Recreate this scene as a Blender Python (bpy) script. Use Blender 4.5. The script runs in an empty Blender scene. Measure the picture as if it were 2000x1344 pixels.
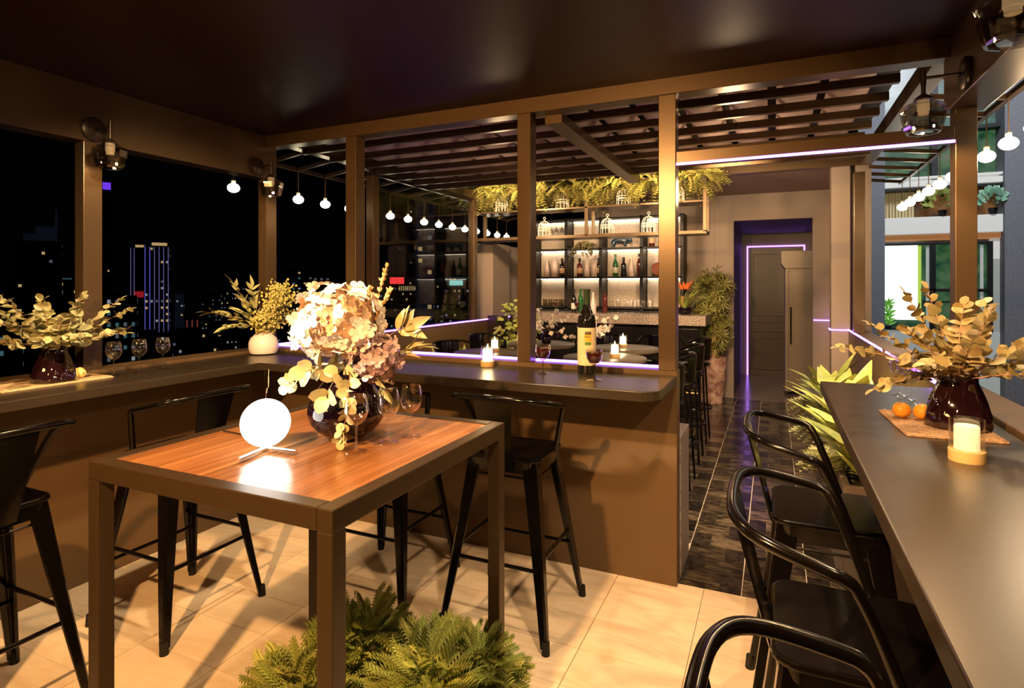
import bpy, bmesh, math, random
from mathutils import Vector, Matrix, Euler
R = random.Random(7)
PI = math.pi
rad = math.radians
sc = bpy.context.scene
C = sc.collection

# ------------------------------------------------------------------ camera, world, exposure
cd = bpy.data.cameras.new('camera')
cam = bpy.data.objects.new('camera', cd)
C.objects.link(cam)
YAW = math.atan(510 / 1129)
cam.location = (0, 0, 1.5)
cam.rotation_euler = (PI / 2, 0, YAW)
cd.sensor_width = 36
cd.lens = 36 * 1129 / 2000
cd.shift_y = -116 / 2000
cd.clip_start = .03
cd.clip_end = 2000
sc.camera = cam
sc.view_settings.view_transform = 'Standard'
sc.view_settings.look = 'None'
sc.view_settings.gamma = 1
sc.view_settings.use_curve_mapping = False
sc.view_settings.exposure = 0.0
cy = sc.cycles
cy.use_denoising = True
cy.max_bounces = 8
cy.diffuse_bounces = 3
cy.glossy_bounces = 4
cy.transmission_bounces = 8
cy.transparent_max_bounces = 24
cy.caustics_reflective = False
cy.caustics_refractive = False
cy.sample_clamp_indirect = 4
w = bpy.data.worlds.new('night')
sc.world = w
w.use_nodes = True
wb = w.node_tree.nodes['Background']
wb.inputs[0].default_value = (.0012, .0013, .002, 1)
wb.inputs[1].default_value = .35

WARM = (1, .53, .19)
WARM2 = (1, .68, .38)


def light(kind, name, loc, power, col, radius=.05, aim=None, size=90, blend=.5, parent=None):
    d = bpy.data.lights.new(name, kind)
    d.energy = power
    d.color = col
    if kind == 'AREA':
        d.size = radius
    else:
        d.shadow_soft_size = radius
    if kind == 'SPOT':
        d.spot_size = rad(size)
        d.spot_blend = blend
    o = bpy.data.objects.new(name, d)
    C.objects.link(o)
    o.location = loc
    if aim is not None:
        o.rotation_euler = (Vector(aim) - Vector(loc)).to_track_quat('-Z', 'Y').to_euler()
    if parent:
        o.parent = parent
    return o


# room lights with no fixture modelled, some added only as fill
light('SPOT', 'key_spot', (-1.06, -.4, 2.42), 620, WARM, .03, (-1.3, 2.5, .55), 92, .5)
light('SPOT', 'table_fill', (-1.5, 1.75, 2.5), 95, (1, .62, .30), .04, (-1.55, 1.8, 0), 120, .6)  # added without a fixture to light the hydrangea and left posts
light('SPOT', 'aisle_spot', (-.15, 1.2, 2.48), 170, WARM2, .05, (-.35, 2.1, 0), 75, .7)
light('POINT', 'rear_fill', (-2.2, -.9, 1.9), 24, WARM, .15)  # fill with no lamp behind it, lifts the left beam
light('SPOT', 'bouquet_fill', (-2.1, .15, 2.42), 700, (1, .74, .45), .03, (-1.3, 1.5, 1.32), 17, .5)  # added narrow spot that brightens the bouquet, no fixture of its own
light('SPOT', 'left_counter_fill', (-1.75, 1.35, 2.46), 210, (1, .70, .38), .04, (-3.1, 2.2, 1.15), 78, .6)  # added because the key cone misses the left counter leaves
# lights for the terrace, the bar and the passage, mostly added without fixtures
light('POINT', 'terrace_fill', (-.25, 4.2, 2.15), 10, WARM2, .08)  # added under the slats to light the roof cloth
light('POINT', 'terrace_fill_left', (-2.0, 4.2, 2.15), 3.5, WARM2, .08)  # second added light for the cloth, on the left
light('POINT', 'outer_uplight', (1.05, 1.9, .85), 26, WARM2, .06)
light('POINT', 'awning_lamp', (1.2, 3.75, 2.15), 16, WARM2, .04)
light('SPOT', 'bar_fill', (-2.6, 5.25, 2.35), 150, WARM2, .05, (-2.5, 6.5, 2.3), 120, .7)  # put in before the rack so the ferns are lit from the front
light('SPOT', 'bar_fill', (-1.2, 5.25, 2.35), 150, WARM2, .05, (-1.2, 6.5, 2.3), 120, .7)  # same added light for the right half of the rack
light('SPOT', 'passage_fill', (-.35, 4.5, 2.35), 300, WARM2, .06, (.0, 8.2, 1.6), 80, .7)  # added light for the back wall and column, hangs from nothing
light('SPOT', 'aisle_floor_fill', (-.1, 3.6, 2.4), 220, WARM2, .05, (-.1, 5.2, 0), 90, .7)  # added to brighten the near passage floor
light('SPOT', 'planter_fill', (.15, 3.3, 2.4), 300, WARM2, .05, (.42, 4.5, .5), 85, .6)  # added to brighten the planter leaves, no lamp there
light('SPOT', 'left_wall_downlight', (-2.5, 4.4, 2.4), 160, WARM2, .05, (-3.2, 5.8, .6), 80, .7)
# area light added so the building across does not go black
light('AREA', 'facade_fill', (2.9, 8.5, 7.5), 480, (.92, .93, 1), 1.5, (2.9, 14, 3))


# ------------------------------------------------------------------ helpers
class MB:
    def __init__(s):
        s.v, s.f, s.m, s.s = [], [], [], []

    def add(s, vs, fs, m=0, smooth=False):
        o = len(s.v)
        s.v += [tuple(p) for p in vs]
        for f in fs:
            s.f.append(tuple(i + o for i in f))
            s.m.append(m)
            s.s.append(smooth)
        return s

    def box(s, x0, y0, z0, x1, y1, z1, m=0):
        if x0 > x1: x0, x1 = x1, x0
        if y0 > y1: y0, y1 = y1, y0
        if z0 > z1: z0, z1 = z1, z0
        v = [(x0, y0, z0), (x1, y0, z0), (x1, y1, z0), (x0, y1, z0), (x0, y0, z1), (x1, y0, z1), (x1, y1, z1), (x0, y1, z1)]
        return s.add(v, [(0, 3, 2, 1), (4, 5, 6, 7), (0, 1, 5, 4), (1, 2, 6, 5), (2, 3, 7, 6), (3, 0, 4, 7)], m)

    def cbox(s, c, d, m=0):
        return s.box(c[0] - d[0] / 2, c[1] - d[1] / 2, c[2] - d[2] / 2, c[0] + d[0] / 2, c[1] + d[1] / 2, c[2] + d[2] / 2, m)

    def bar(s, a, b, wd, th, m=0, up=(0, 0, 1), wd2=None, th2=None):
        """rectangular bar from a to b"""
        a, b = Vector(a), Vector(b)
        t = (b - a).normalized()
        u = Vector(up)
        x = t.cross(u)
        if x.length < 1e-4:
            x = Vector((1, 0, 0))
        x.normalize()
        y = x.cross(t)
        wd2 = wd if wd2 is None else wd2
        th2 = th if th2 is None else th2
        v = []
        for p, ww, hh in ((a, wd, th), (b, wd2, th2)):
            for sx, sy in ((-1, -1), (1, -1), (1, 1), (-1, 1)):
                v.append(p + x * sx * ww / 2 + y * sy * hh / 2)
        return s.add(v, [(0, 3, 2, 1), (4, 5, 6, 7), (0, 1, 5, 4), (1, 2, 6, 5), (2, 3, 7, 6), (3, 0, 4, 7)], m)

    def tube(s, pts, r, n=8, m=0, closed=False):
        pts = [Vector(p) for p in pts]
        k = len(pts)
        rs = r if isinstance(r, (list, tuple)) else [r] * k
        v = []
        nv = None
        for i, p in enumerate(pts):
            a = pts[(i - 1) % k] if (closed or i > 0) else p
            b = pts[(i + 1) % k] if (closed or i < k - 1) else p
            t = (b - a).normalized()
            if nv is None:
                nv = t.orthogonal().normalized()
            else:
                nv = (nv - t * nv.dot(t))
                nv = nv.normalized() if nv.length > 1e-6 else t.orthogonal().normalized()
            bn = t.cross(nv)
            for j in range(n):
                an = 2 * PI * j / n
                v.append(p + (nv * math.cos(an) + bn * math.sin(an)) * rs[i])
        f = []
        for i in range(k if closed else k - 1):
            i2 = (i + 1) % k
            for j in range(n):
                j2 = (j + 1) % n
                f.append((i * n + j, i * n + j2, i2 * n + j2, i2 * n + j))
        if not closed:
            f.append(tuple(reversed(range(n))))
            f.append(tuple(range((k - 1) * n, k * n)))
        return s.add(v, f, m, True)

    def lathe(s, prof, c=(0, 0, 0), n=24, m=0, smooth=True, twist=0, cap=True):
        v, f = [], []
        k = len(prof)
        for i, (r, z) in enumerate(prof):
            for j in range(n):
                a = 2 * PI * j / n + twist * i
                v.append((c[0] + max(r, 1e-5) * math.cos(a), c[1] + max(r, 1e-5) * math.sin(a), c[2] + z))
        for i in range(k - 1):
            for j in range(n):
                j2 = (j + 1) % n
                f.append((i * n + j, i * n + j2, (i + 1) * n + j2, (i + 1) * n + j))
        if cap:
            if prof[0][0] > 1e-4: f.append(tuple(reversed(range(n))))
            if prof[-1][0] > 1e-4: f.append(tuple(range((k - 1) * n, k * n)))
        return s.add(v, f, m, smooth)

    def ball(s, c, r, n=16, k=10, m=0, sx=1, sy=1, sz=1):
        v, f = [], []
        for i in range(k + 1):
            t = PI * i / k
            for j in range(n):
                a = 2 * PI * j / n
                v.append((c[0] + sx * r * math.sin(t) * math.cos(a), c[1] + sy * r * math.sin(t) * math.sin(a), c[2] - sz * r * math.cos(t)))
        for i in range(k):
            for j in range(n):
                j2 = (j + 1) % n
                f.append((i * n + j, i * n + j2, (i + 1) * n + j2, (i + 1) * n + j))
        return s.add(v, f, m, True)

    def mesh(s, name, mats):
        me = bpy.data.meshes.new(name)
        me.from_pydata(s.v, [], s.f)
        for mm in (mats if isinstance(mats, (list, tuple)) else [mats]):
            me.materials.append(mm)
        me.polygons.foreach_set('material_index', s.m)
        me.polygons.foreach_set('use_smooth', s.s)
        if any(s.s):
            me.set_sharp_from_angle(angle=rad(42))
        me.update()
        return me

    def build(s, name, mats, parent=None, bevel=0, loc=None, seg=2):
        me = s.mesh(name, mats)
        o = bpy.data.objects.new(name, me)
        C.objects.link(o)
        if parent: o.parent = parent
        if loc: o.location = loc
        if bevel:
            b = o.modifiers.new('edge', 'BEVEL')
            b.width = bevel
            b.segments = seg
            b.limit_method = 'ANGLE'
            b.angle_limit = rad(50)
        return o


def put(name, me, parent=None, mat=None):
    o = bpy.data.objects.new(name, me)
    C.objects.link(o)
    if parent: o.parent = parent
    if mat is not None: o.matrix_local = mat
    return o


def tag(o, label, cat, group=None, kind=None):
    o['label'] = label
    o['category'] = cat
    if group: o['group'] = group
    if kind: o['kind'] = kind
    return o


def thing(name, label, cat, loc=(0, 0, 0), rz=0, group=None, kind=None):
    o = bpy.data.objects.new(name, None)
    C.objects.link(o)
    o.empty_display_size = .1
    o.location = loc
    o.rotation_euler = (0, 0, rz)
    return tag(o, label, cat, group, kind)


def dup(src, loc, rz=None, label=None, group=None):
    """a copy of a thing with copies of its parts and sub-parts"""
    def rec(o, par):
        c = o.copy()
        C.objects.link(c)
        if par is not None:
            c.parent = par
            c.matrix_parent_inverse = o.matrix_parent_inverse.copy()
        for ch in o.children:
            rec(ch, c)
        return c
    r = rec(src, None)
    r.location = loc
    if rz is not None: r.rotation_euler = (0, 0, rz)
    if label: r['label'] = label
    if group: r['group'] = group
    return r


def struct(name, mb, mat, label, cat, bevel=0):
    return tag(mb.build(name, mat, bevel=bevel), label, cat, kind='structure')


def frame(p, d, n, s=1.0):
    """matrix: local +Y along d, local +Z near n"""
    y = Vector(d).normalized()
    z = Vector(n) - y * Vector(n).dot(y)
    if z.length < 1e-4: z = y.orthogonal()
    z.normalize()
    x = y.cross(z)
    m = Matrix((x, y, z)).transposed().to_4x4() @ Matrix.Scale(s, 4)
    m.translation = Vector(p)
    return m


# ------------------------------------------------------------------ materials
def P(name, col, rough=.5, metal=0, spec=.5, em=None, es=0, trans=0, ior=1.45, coat=0, noise=None, bump=None, rand=None, rough_noise=None):
    m = bpy.data.materials.new(name)
    m.use_nodes = True
    nt = m.node_tree
    b = nt.nodes['Principled BSDF']
    I = b.inputs
    I['Base Color'].default_value = (*col, 1)
    I['Roughness'].default_value = rough
    I['Metallic'].default_value = metal
    I['Specular IOR Level'].default_value = spec
    I['IOR'].default_value = ior
    I['Transmission Weight'].default_value = trans
    I['Coat Weight'].default_value = coat
    if em:
        I['Emission Color'].default_value = (*em, 1)
        I['Emission Strength'].default_value = es
    src = None
    tc = None
    def coords(scale):
        nonlocal tc
        if tc is None: tc = nt.nodes.new('ShaderNodeTexCoord')
        mp = nt.nodes.new('ShaderNodeMapping')
        mp.inputs['Scale'].default_value = scale if isinstance(scale, tuple) else (scale,) * 3
        nt.links.new(tc.outputs['Object'], mp.inputs['Vector'])
        if rand is not None:
            oi = nt.nodes.new('ShaderNodeObjectInfo')
            mu = nt.nodes.new('ShaderNodeMath'); mu.operation = 'MULTIPLY'; mu.inputs[1].default_value = 37
            nt.links.new(oi.outputs['Random'], mu.inputs[0])
            va = nt.nodes.new('ShaderNodeVectorMath'); va.operation = 'ADD'
            nt.links.new(mp.outputs[0], va.inputs[0]); nt.links.new(mu.outputs[0], va.inputs[1])
            return va.outputs[0]
        return mp.outputs[0]
    if noise:
        # noise = (scale, detail, [(pos,col)...], distortion)
        n = nt.nodes.new('ShaderNodeTexNoise')
        nt.links.new(coords(noise[0]), n.inputs['Vector'])
        n.inputs['Scale'].default_value = 1
        n.inputs['Detail'].default_value = noise[1]
        n.inputs['Distortion'].default_value = noise[3] if len(noise) > 3 else 0
        r = nt.nodes.new('ShaderNodeValToRGB')
        e = r.color_ramp.elements
        e[0].position, e[0].color = noise[2][0][0], (*noise[2][0][1], 1)
        e[1].position, e[1].color = noise[2][-1][0], (*noise[2][-1][1], 1)
        for p_, c_ in noise[2][1:-1]:
            q = e.new(p_); q.color = (*c_, 1)
        nt.links.new(n.outputs['Fac'], r.inputs[0])
        src = r.outputs[0]
    if rand is not None:
        # rand = (vmin, vmax[, hue spread])
        oi = nt.nodes.new('ShaderNodeObjectInfo')
        mr = nt.nodes.new('ShaderNodeMapRange')
        mr.inputs['To Min'].default_value, mr.inputs['To Max'].default_value = rand[0], rand[1]
        nt.links.new(oi.outputs['Random'], mr.inputs['Value'])
        hs = nt.nodes.new('ShaderNodeHueSaturation')
        nt.links.new(mr.outputs[0], hs.inputs['Value'])
        if len(rand) > 2:
            wn = nt.nodes.new('ShaderNodeTexWhiteNoise'); wn.noise_dimensions = '1D'
            nt.links.new(oi.outputs['Random'], wn.inputs['W'])
            m2 = nt.nodes.new('ShaderNodeMapRange')
            m2.inputs['To Min'].default_value, m2.inputs['To Max'].default_value = .5 - rand[2], .5 + rand[2]
            nt.links.new(wn.outputs['Value'], m2.inputs['Value'])
            nt.links.new(m2.outputs[0], hs.inputs['Hue'])
        if src: nt.links.new(src, hs.inputs['Color'])
        else: hs.inputs['Color'].default_value = (*col, 1)
        src = hs.outputs[0]
    if src: nt.links.new(src, I['Base Color'])
    if bump:
        n = nt.nodes.new('ShaderNodeTexNoise')
        nt.links.new(coords(bump[0]), n.inputs['Vector'])
        n.inputs['Scale'].default_value = 1
        n.inputs['Detail'].default_value = 4
        bp = nt.nodes.new('ShaderNodeBump')
        bp.inputs['Strength'].default_value = bump[1]
        bp.inputs['Distance'].default_value = bump[2] if len(bump) > 2 else .002
        nt.links.new(n.outputs['Fac'], bp.inputs['Height'])
        nt.links.new(bp.outputs[0], I['Normal'])
    if rough_noise:
        n = nt.nodes.new('ShaderNodeTexNoise')
        nt.links.new(coords(rough_noise[0]), n.inputs['Vector'])
        n.inputs['Scale'].default_value = 1
        mr = nt.nodes.new('ShaderNodeMapRange')
        mr.inputs['To Min'].default_value, mr.inputs['To Max'].default_value = rough_noise[1], rough_noise[2]
        nt.links.new(n.outputs['Fac'], mr.inputs['Value'])
        nt.links.new(mr.outputs[0], I['Roughness'])
    return m


def thin_glass(name, tint=(1, 1, 1), gloss=1.0, ior=1.45, rough=0.0):
    """thin-walled glass: clear straight through, Fresnel mirror on top"""
    m = bpy.data.materials.new(name)
    m.use_nodes = True
    nt = m.node_tree
    nt.nodes.clear()
    out = nt.nodes.new('ShaderNodeOutputMaterial')
    tr = nt.nodes.new('ShaderNodeBsdfTransparent'); tr.inputs[0].default_value = (*tint, 1)
    gl = nt.nodes.new('ShaderNodeBsdfGlossy'); gl.inputs['Roughness'].default_value = rough
    gl.inputs['Color'].default_value = (gloss, gloss, gloss, 1)
    lw = nt.nodes.new('ShaderNodeLayerWeight'); lw.inputs[0].default_value = .5
    pw_ = nt.nodes.new('ShaderNodeMath'); pw_.operation = 'POWER'; pw_.inputs[1].default_value = 3
    fr = nt.nodes.new('ShaderNodeMath'); fr.operation = 'MULTIPLY_ADD'; fr.inputs[1].default_value = .7; fr.inputs[2].default_value = (ior - 1) ** 2 / (ior + 1) ** 2
    nt.links.new(lw.outputs['Facing'], pw_.inputs[0]); nt.links.new(pw_.outputs[0], fr.inputs[0])
    mx = nt.nodes.new('ShaderNodeMixShader')
    nt.links.new(fr.outputs[0], mx.inputs[0]); nt.links.new(tr.outputs[0], mx.inputs[1]); nt.links.new(gl.outputs[0], mx.inputs[2])
    nt.links.new(mx.outputs[0], out.inputs[0])
    return m


def EM(name, col, s):
    return P(name, (0.02, 0.02, 0.02), .5, em=col, es=s)


BRONZE = P('bronze_paint', (.10, .062, .031), .28, .35, .5, bump=(60, .04, .001))
BRONZE_D = P('dark_bronze', (.045, .028, .018), .3, .5)
CEIL = P('ceiling_gloss', (.022, .010, .006), .38, 0, .2)
BLACK = P('black_enamel', (.003, .0022, .0018), .17, 0, .35)
BLACKM = P('black_matt', (.012, .010, .009), .5)
RUBBER = P('rubber', (.006, .006, .006), .7)
WORK = P('worktop', (.030, .022, .014), .3, 0, .5, bump=(220, .05, .0008))
TABLEM = P('table_bronze', (.034, .021, .010), .36, 0, .3)
RECESS = P('recess_wall', (.11, .09, .055), .6)
WALLP = P('taupe_wall', (.12, .073, .036), .42, 0, .35, bump=(40, .05, .001))
WALLB = P('back_wall', (.24, .185, .15), .6, bump=(40, .05, .001))
CREAM = P('cream_marble', (.7, .57, .42), .36, noise=((2.2, 7, 1), 5, [(.3, (.64, .50, .36)), (.48, (.76, .63, .47)), (.6, (.70, .55, .39)), (.75, (.80, .68, .53))], 1.2), rand=(.9, 1.08))
GROUT = P('grout', (.36, .27, .18), .8)
GROUT_D = P('pale_grout', (.62, .54, .44), .8)
DTILE = P('smoked_tile', (.07, .055, .04), .25, 0, .5, noise=((9, 26, 1), 6, [(.36, (.010, .008, .006)), (.5, (.055, .041, .029)), (.66, (.12, .092, .064))], .8), rand=(.45, 1.35), rough_noise=(14, .1, .22))
DTILE_B = P('dark_tile', (.02, .016, .013), .25, 0, .5, noise=((30, 30, 1), 5, [(.35, (.006, .005, .005)), (.7, (.045, .034, .025))], .5), rand=(.5, 1.3))
WOOD = P('walnut', (.42, .17, .06), .22, 0, .5, noise=((26, 1.1, 8), 5, [(.25, (.15, .058, .020)), (.5, (.26, .11, .039)), (.75, (.38, .18, .07))], .6), rand=(.75, 1.2))
CHROME = P('chrome', (.8, .76, .7), .08, 1)
BRASS = P('brass', (.75, .5, .22), .25, 1)
STONE = P('bar_granite', (.3, .24, .2), .35, noise=(70, 3, [(.35, (.07, .05, .045)), (.5, (.27, .21, .17)), (.68, (.46, .38, .32))]))
STONE2 = P('bench_granite', (.3, .26, .24), .4, noise=(90, 3, [(.3, (.16, .13, .12)), (.7, (.42, .36, .33))]))
BLACKGLOSS = P('black_gloss_panel', (.008, .007, .007), .12, 0, .6)
GLASS = thin_glass('clear_glass', (.95, .94, .92), 1.5, 1.7)
GLASS_SM = thin_glass('smoked_crystal', (.72, .68, .62), 1.4, 1.75)
PANE = thin_glass('window_pane', (.9, .92, .92), .25)
VASE_G = P('smoked_vase_glass', (.02, .006, .009), .03, 0, .6, trans=.25, ior=1.5, coat=1)
VASE_B = P('plum_black_glass', (.006, .002, .005), .025, 0, .4, coat=.5)
WINE = P('red_wine', (.09, .012, .014), .05, 0, .5, trans=.35)
WHITE_C = P('white_ceramic', (.8, .72, .65), .32)
GLOBE = EM('lamp_globe', (1, .93, .83), 9)
PEND = EM('pendant_globe', (1, .84, .55), 14)
CANDLE = P('candle_wax', (.9, .8, .6), .5, em=(1, .74, .38), es=.9)  # slight glow put into the wax of the flameless candle
CANDLE_HOT = P('lit_candle_wax', (.9, .8, .6), .5, em=(1, .80, .48), es=9)
LED = EM('violet_led', (.40, .15, 1.0), 7)
LED_D = EM('violet_door_line', (.44, .18, 1.0), 4)
SOCKET = P('lamp_socket', (.85, .7, .48), .4, em=(1, .72, .4), es=.45)
LEAF_EU = P('eucalyptus_leaf', (.42, .40, .20), .5, noise=(30, 3, [(.3, (.36, .34, .16)), (.7, (.48, .46, .25))]), rand=(.7, 1.15, .012))
LEAF_GOLD = P('gold_leaf', (.40, .32, .15), .45, rand=(.65, 1.15, .012))
LEAF_PALE = P('pale_eucalyptus', (.60, .57, .33), .5, rand=(.78, 1.1, .012))
LEAF_OLIVE = P('olive_leaf', (.36, .31, .14), .5, rand=(.6, 1.15, .015))
LEAF_OL2 = P('light_olive_leaf', (.52, .50, .22), .45, rand=(.7, 1.1, .012))
LEAF_GREEN = P('planter_leaf', (.40, .44, .09), .38, noise=((3, 9, 3), 3, [(.35, (.22, .29, .05)), (.65, (.46, .48, .13))]), rand=(.75, 1.15, .012))
FROND = P('fern_frond', (.34, .38, .09), .5, rand=(.6, 1.3, .02))
FROND_H = P('hanging_fern', (.42, .38, .09), .5, rand=(.6, 1.25, .02))
GRASSY = P('bush_needle', (.30, .36, .08), .5, rand=(.6, 1.3, .02))
STEM = P('stem', (.22, .13, .06), .6)
STEM_P = P('pinkish_stem', (.45, .26, .16), .6)
PETAL = P('cream_petal', (.95, .92, .88), .55, noise=(60, 2, [(.35, (.90, .85, .78)), (.7, (.97, .95, .92))]), rand=(.85, 1.05, .012))
PETAL_T = P('tan_petal', (.72, .48, .32), .55, rand=(.7, 1.1, .012))
PETAL_M = P('mauve_petal', (.50, .34, .36), .55, rand=(.7, 1.15, .015))
GYPS = P('yellow_filler', (.62, .55, .16), .55, rand=(.8, 1.15, .01))
PLUME = P('dry_plume', (.72, .46, .22), .6)
ORANGE = P('orange_peel', (.85, .36, .03), .42, bump=(300, .15, .001))
JUTE = P('jute_mat', (.36, .22, .12), .8, noise=((160, 160, 160), 2, [(.35, (.20, .115, .06)), (.7, (.46, .30, .18))]), bump=(170, .6, .004))
JUTE_L = P('straw_mat', (.58, .43, .24), .8, noise=((160, 160, 160), 2, [(.35, (.42, .29, .15)), (.7, (.68, .53, .32))]), bump=(170, .6, .004))
SOIL = P('soil', (.03, .02, .012), .9)
TERRA = P('mottled_pot', (.30, .17, .13), .45, noise=(14, 5, [(.35, (.14, .06, .05)), (.5, (.32, .19, .15)), (.7, (.46, .32, .26))]))
BACKLIT = P('shelf_back_panel', (.62, .53, .44), .7, noise=(60, 3, [(.35, (.52, .44, .36)), (.7, (.70, .61, .52))]))
STRIPW = EM('shelf_strip', (1, .84, .62), 11)
CAGE = P('white_wire', (.85, .78, .66), .4)
FABRIC = P('roof_cloth', (.42, .30, .27), .8)
CONC = P('blue_grey_render', (.19, .2, .22), .85, noise=(30, 5, [(.3, (.15, .16, .18)), (.7, (.22, .23, .25))]), bump=(60, .3, .004))


def rrect(w, d, r, n=4):
    """rounded rectangle outline, centred"""
    pts = []
    for cx_, cy_, a0 in ((w / 2 - r, d / 2 - r, 0), (-w / 2 + r, d / 2 - r, 90), (-w / 2 + r, -d / 2 + r, 180), (w / 2 - r, -d / 2 + r, 270)):
        for i in range(n + 1):
            a = rad(a0 + 90 * i / n)
            pts.append((cx_ + r * math.cos(a), cy_ + r * math.sin(a)))
    return pts


def prism(pts, z0, z1, mb=None, m=0):
    mb = mb or MB()
    n = len(pts)
    v = [(x, y, z0) for x, y in pts] + [(x, y, z1) for x, y in pts]
    f = [tuple(reversed(range(n))), tuple(range(n, 2 * n))] + [(i, (i + 1) % n, n + (i + 1) % n, n + i) for i in range(n)]
    return mb.add(v, f, m)


def spline(pts, k=6):
    """Catmull-Rom through pts"""
    P_ = [Vector(p) for p in pts]
    P_ = [P_[0] * 2 - P_[1]] + P_ + [P_[-1] * 2 - P_[-2]]
    out = []
    for i in range(1, len(P_) - 2):
        a, b, c, d = P_[i - 1:i + 3]
        for j in range(k):
            t = j / k
            out.append(.5 * ((2 * b) + (c - a) * t + (2 * a - 5 * b + 4 * c - d) * t * t + (3 * b - a - 3 * c + d) * t ** 3))
    out.append(P_[-2])
    return out
# ================================================================== SETTING
XL, XR, YP, ZC = -3.2, .671, 2.948, 2.53
ntrim = [0]


def trim(mb, mat, label, cat='trim', bevel=.003):
    ntrim[0] += 1
    return struct('trim_%d' % ntrim[0], mb, mat, label, cat, bevel)


# floors with tiles laid one by one
fl = struct('floor', MB().box(-3.35, -2.6, -.12, .85, 2.985, -.008), GROUT, 'cream marble tiled floor of the room under the wooden bar table', 'floor')
tile_me = MB().box(-.2085, -.1165, -.008, .2085, .1165, 0).mesh('tile', CREAM)
for i in range(10):
    for j in range(13):
        cx, cyy = -3.04 + .42 * i, 2.8725 - .235 * j
        o = put('tile', tile_me, fl, Matrix.Translation((cx + .0, cyy, R.uniform(-.0006, .0006))))
fp = struct('floor', MB().box(-3.35, 2.985, -.12, .85, 8.15, -.008), GROUT_D, 'dark patchwork tiled floor of the passage with pale joints', 'floor')
dA = MB().box(-.0945, -.080, -.008, .0945, .080, 0).mesh('tile', DTILE)
dB = MB().box(-.0500, -.080, -.008, .0500, .080, 0).mesh('tile', DTILE_B)
for c in range(-2, 3):
    x0 = -.435 + .295 * c
    for r in range(31):
        y0 = 2.995 + .166 * r
        if c < 0 and y0 < 3.35: continue
        fl_ = r % 2 == 0
        xa, xb = (x0 + .0025 + .0945, x0 + .2925 - .05) if fl_ else (x0 + .2925 - .0945, x0 + .0025 + .05)
        put('tile', dA, fp, Matrix.Translation((xa, y0 + .083, R.uniform(-.0006, .0006))))
        put('tile', dB, fp, Matrix.Translation((xb, y0 + .083, R.uniform(-.0006, .0006))))
struct('floor', MB().box(-.5, 8.15, -.1, .55, 10.5, .0), P('recess_floor', (.13, .10, .09), .22), 'smooth grey floor inside the doorway recess lit violet', 'floor')

struct('ceiling', MB().box(-3.32, -2.6, ZC, .85, 2.95, ZC + .1), CEIL, 'dark glossy ceiling over the bar table', 'ceiling')
struct('wall_left', MB().box(-3.33, -2.6, 0, -3.15, 2.95, 1.062), WALLP, 'low taupe wall under the left window openings', 'wall', .004)
struct('wall_front', MB().box(-3.15, YP, 0, -.435, 3.04, 1.07).box(-.4355, YP - .001, 0, -.4345, 3.041, 1.07), WALLP, 'low taupe partition wall behind the bar worktop', 'wall', .004)
struct('wall_right', MB().box(.66, -2.6, 0, .81, 6.4, 1.068), WALLP, 'low taupe wall along the right counter and planter', 'wall', .004)
struct('wall_rear', MB().box(-3.33, -2.7, 0, .85, -2.6, ZC), WALLP, 'taupe wall behind the viewer', 'wall')
# beams and posts of the room
trim(MB().box(-3.32, -2.6, 2.235, XL, 3.04, ZC), BRONZE, 'deep bronze beam above the left window openings', 'beam')
trim(MB().box(XR, -2.6, 2.235, .81, 3.04, ZC), BRONZE, 'deep bronze beam above the right side opening', 'beam')
trim(MB().box(XL, YP - .004, 2.449, XR, 3.04, 2.545), BRONZE, 'long bronze beam across the top of the partition posts', 'beam')
for (x0, x1, y0, y1, z0, z1, lab) in (
    (-3.275, XL, 1.784, 1.875, 1.062, 2.235, 'bronze post between the left openings behind the leafy vase'),
    (-3.275, XL, YP, 3.04, 1.062, 2.235, 'bronze corner post by the round white vase'),
    (-3.275, XL, .6, .69, 1.062, 2.235, 'bronze post of the left openings outside the view'),
    (-2.506, -2.425, YP, 3.04, 1.07, 2.449, 'bronze partition post behind the hydrangea'),
    (-1.3, -1.222, YP, 3.04, 1.07, 2.449, 'bronze partition post between the bar candle and the wine glass'),
    (-.525, -.44, YP, 3.04, 1.07, 2.449, 'bright bronze partition post at the end of the bar worktop'),
    (.69, .765, YP, 3.03, 1.068, 2.235, 'bronze post behind the right counter bouquet'),
    (-3.275, XL, 4.12, 4.21, 1.07, 2.5, 'bronze post of the terrace wall seen past the partition'),
    (-3.275, XL, 6.0, 6.09, 1.07, 2.5, 'bronze post at the far end of the terrace glazing'),
    (.655, .74, 5.93, 6.02, 1.068, 2.5, 'slim bronze post beside the pale column'),
    (.69, .765, .5, .58, 1.068, 2.235, 'bronze post of the right opening outside the view')):
    trim(MB().box(x0, y0, z0, x1, y1, z1), BRONZE, lab, 'post')
trim(MB().box(-.44, YP, 2.10, .69, 3.04, 2.16), BRONZE, 'bronze header beam over the passage opening with violet light', 'beam')
trim(MB().box(.515, 6.4, 0, .675, 6.58, 2.68), WALLB, 'pale taupe column at the end of the right wall', 'column')
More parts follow.
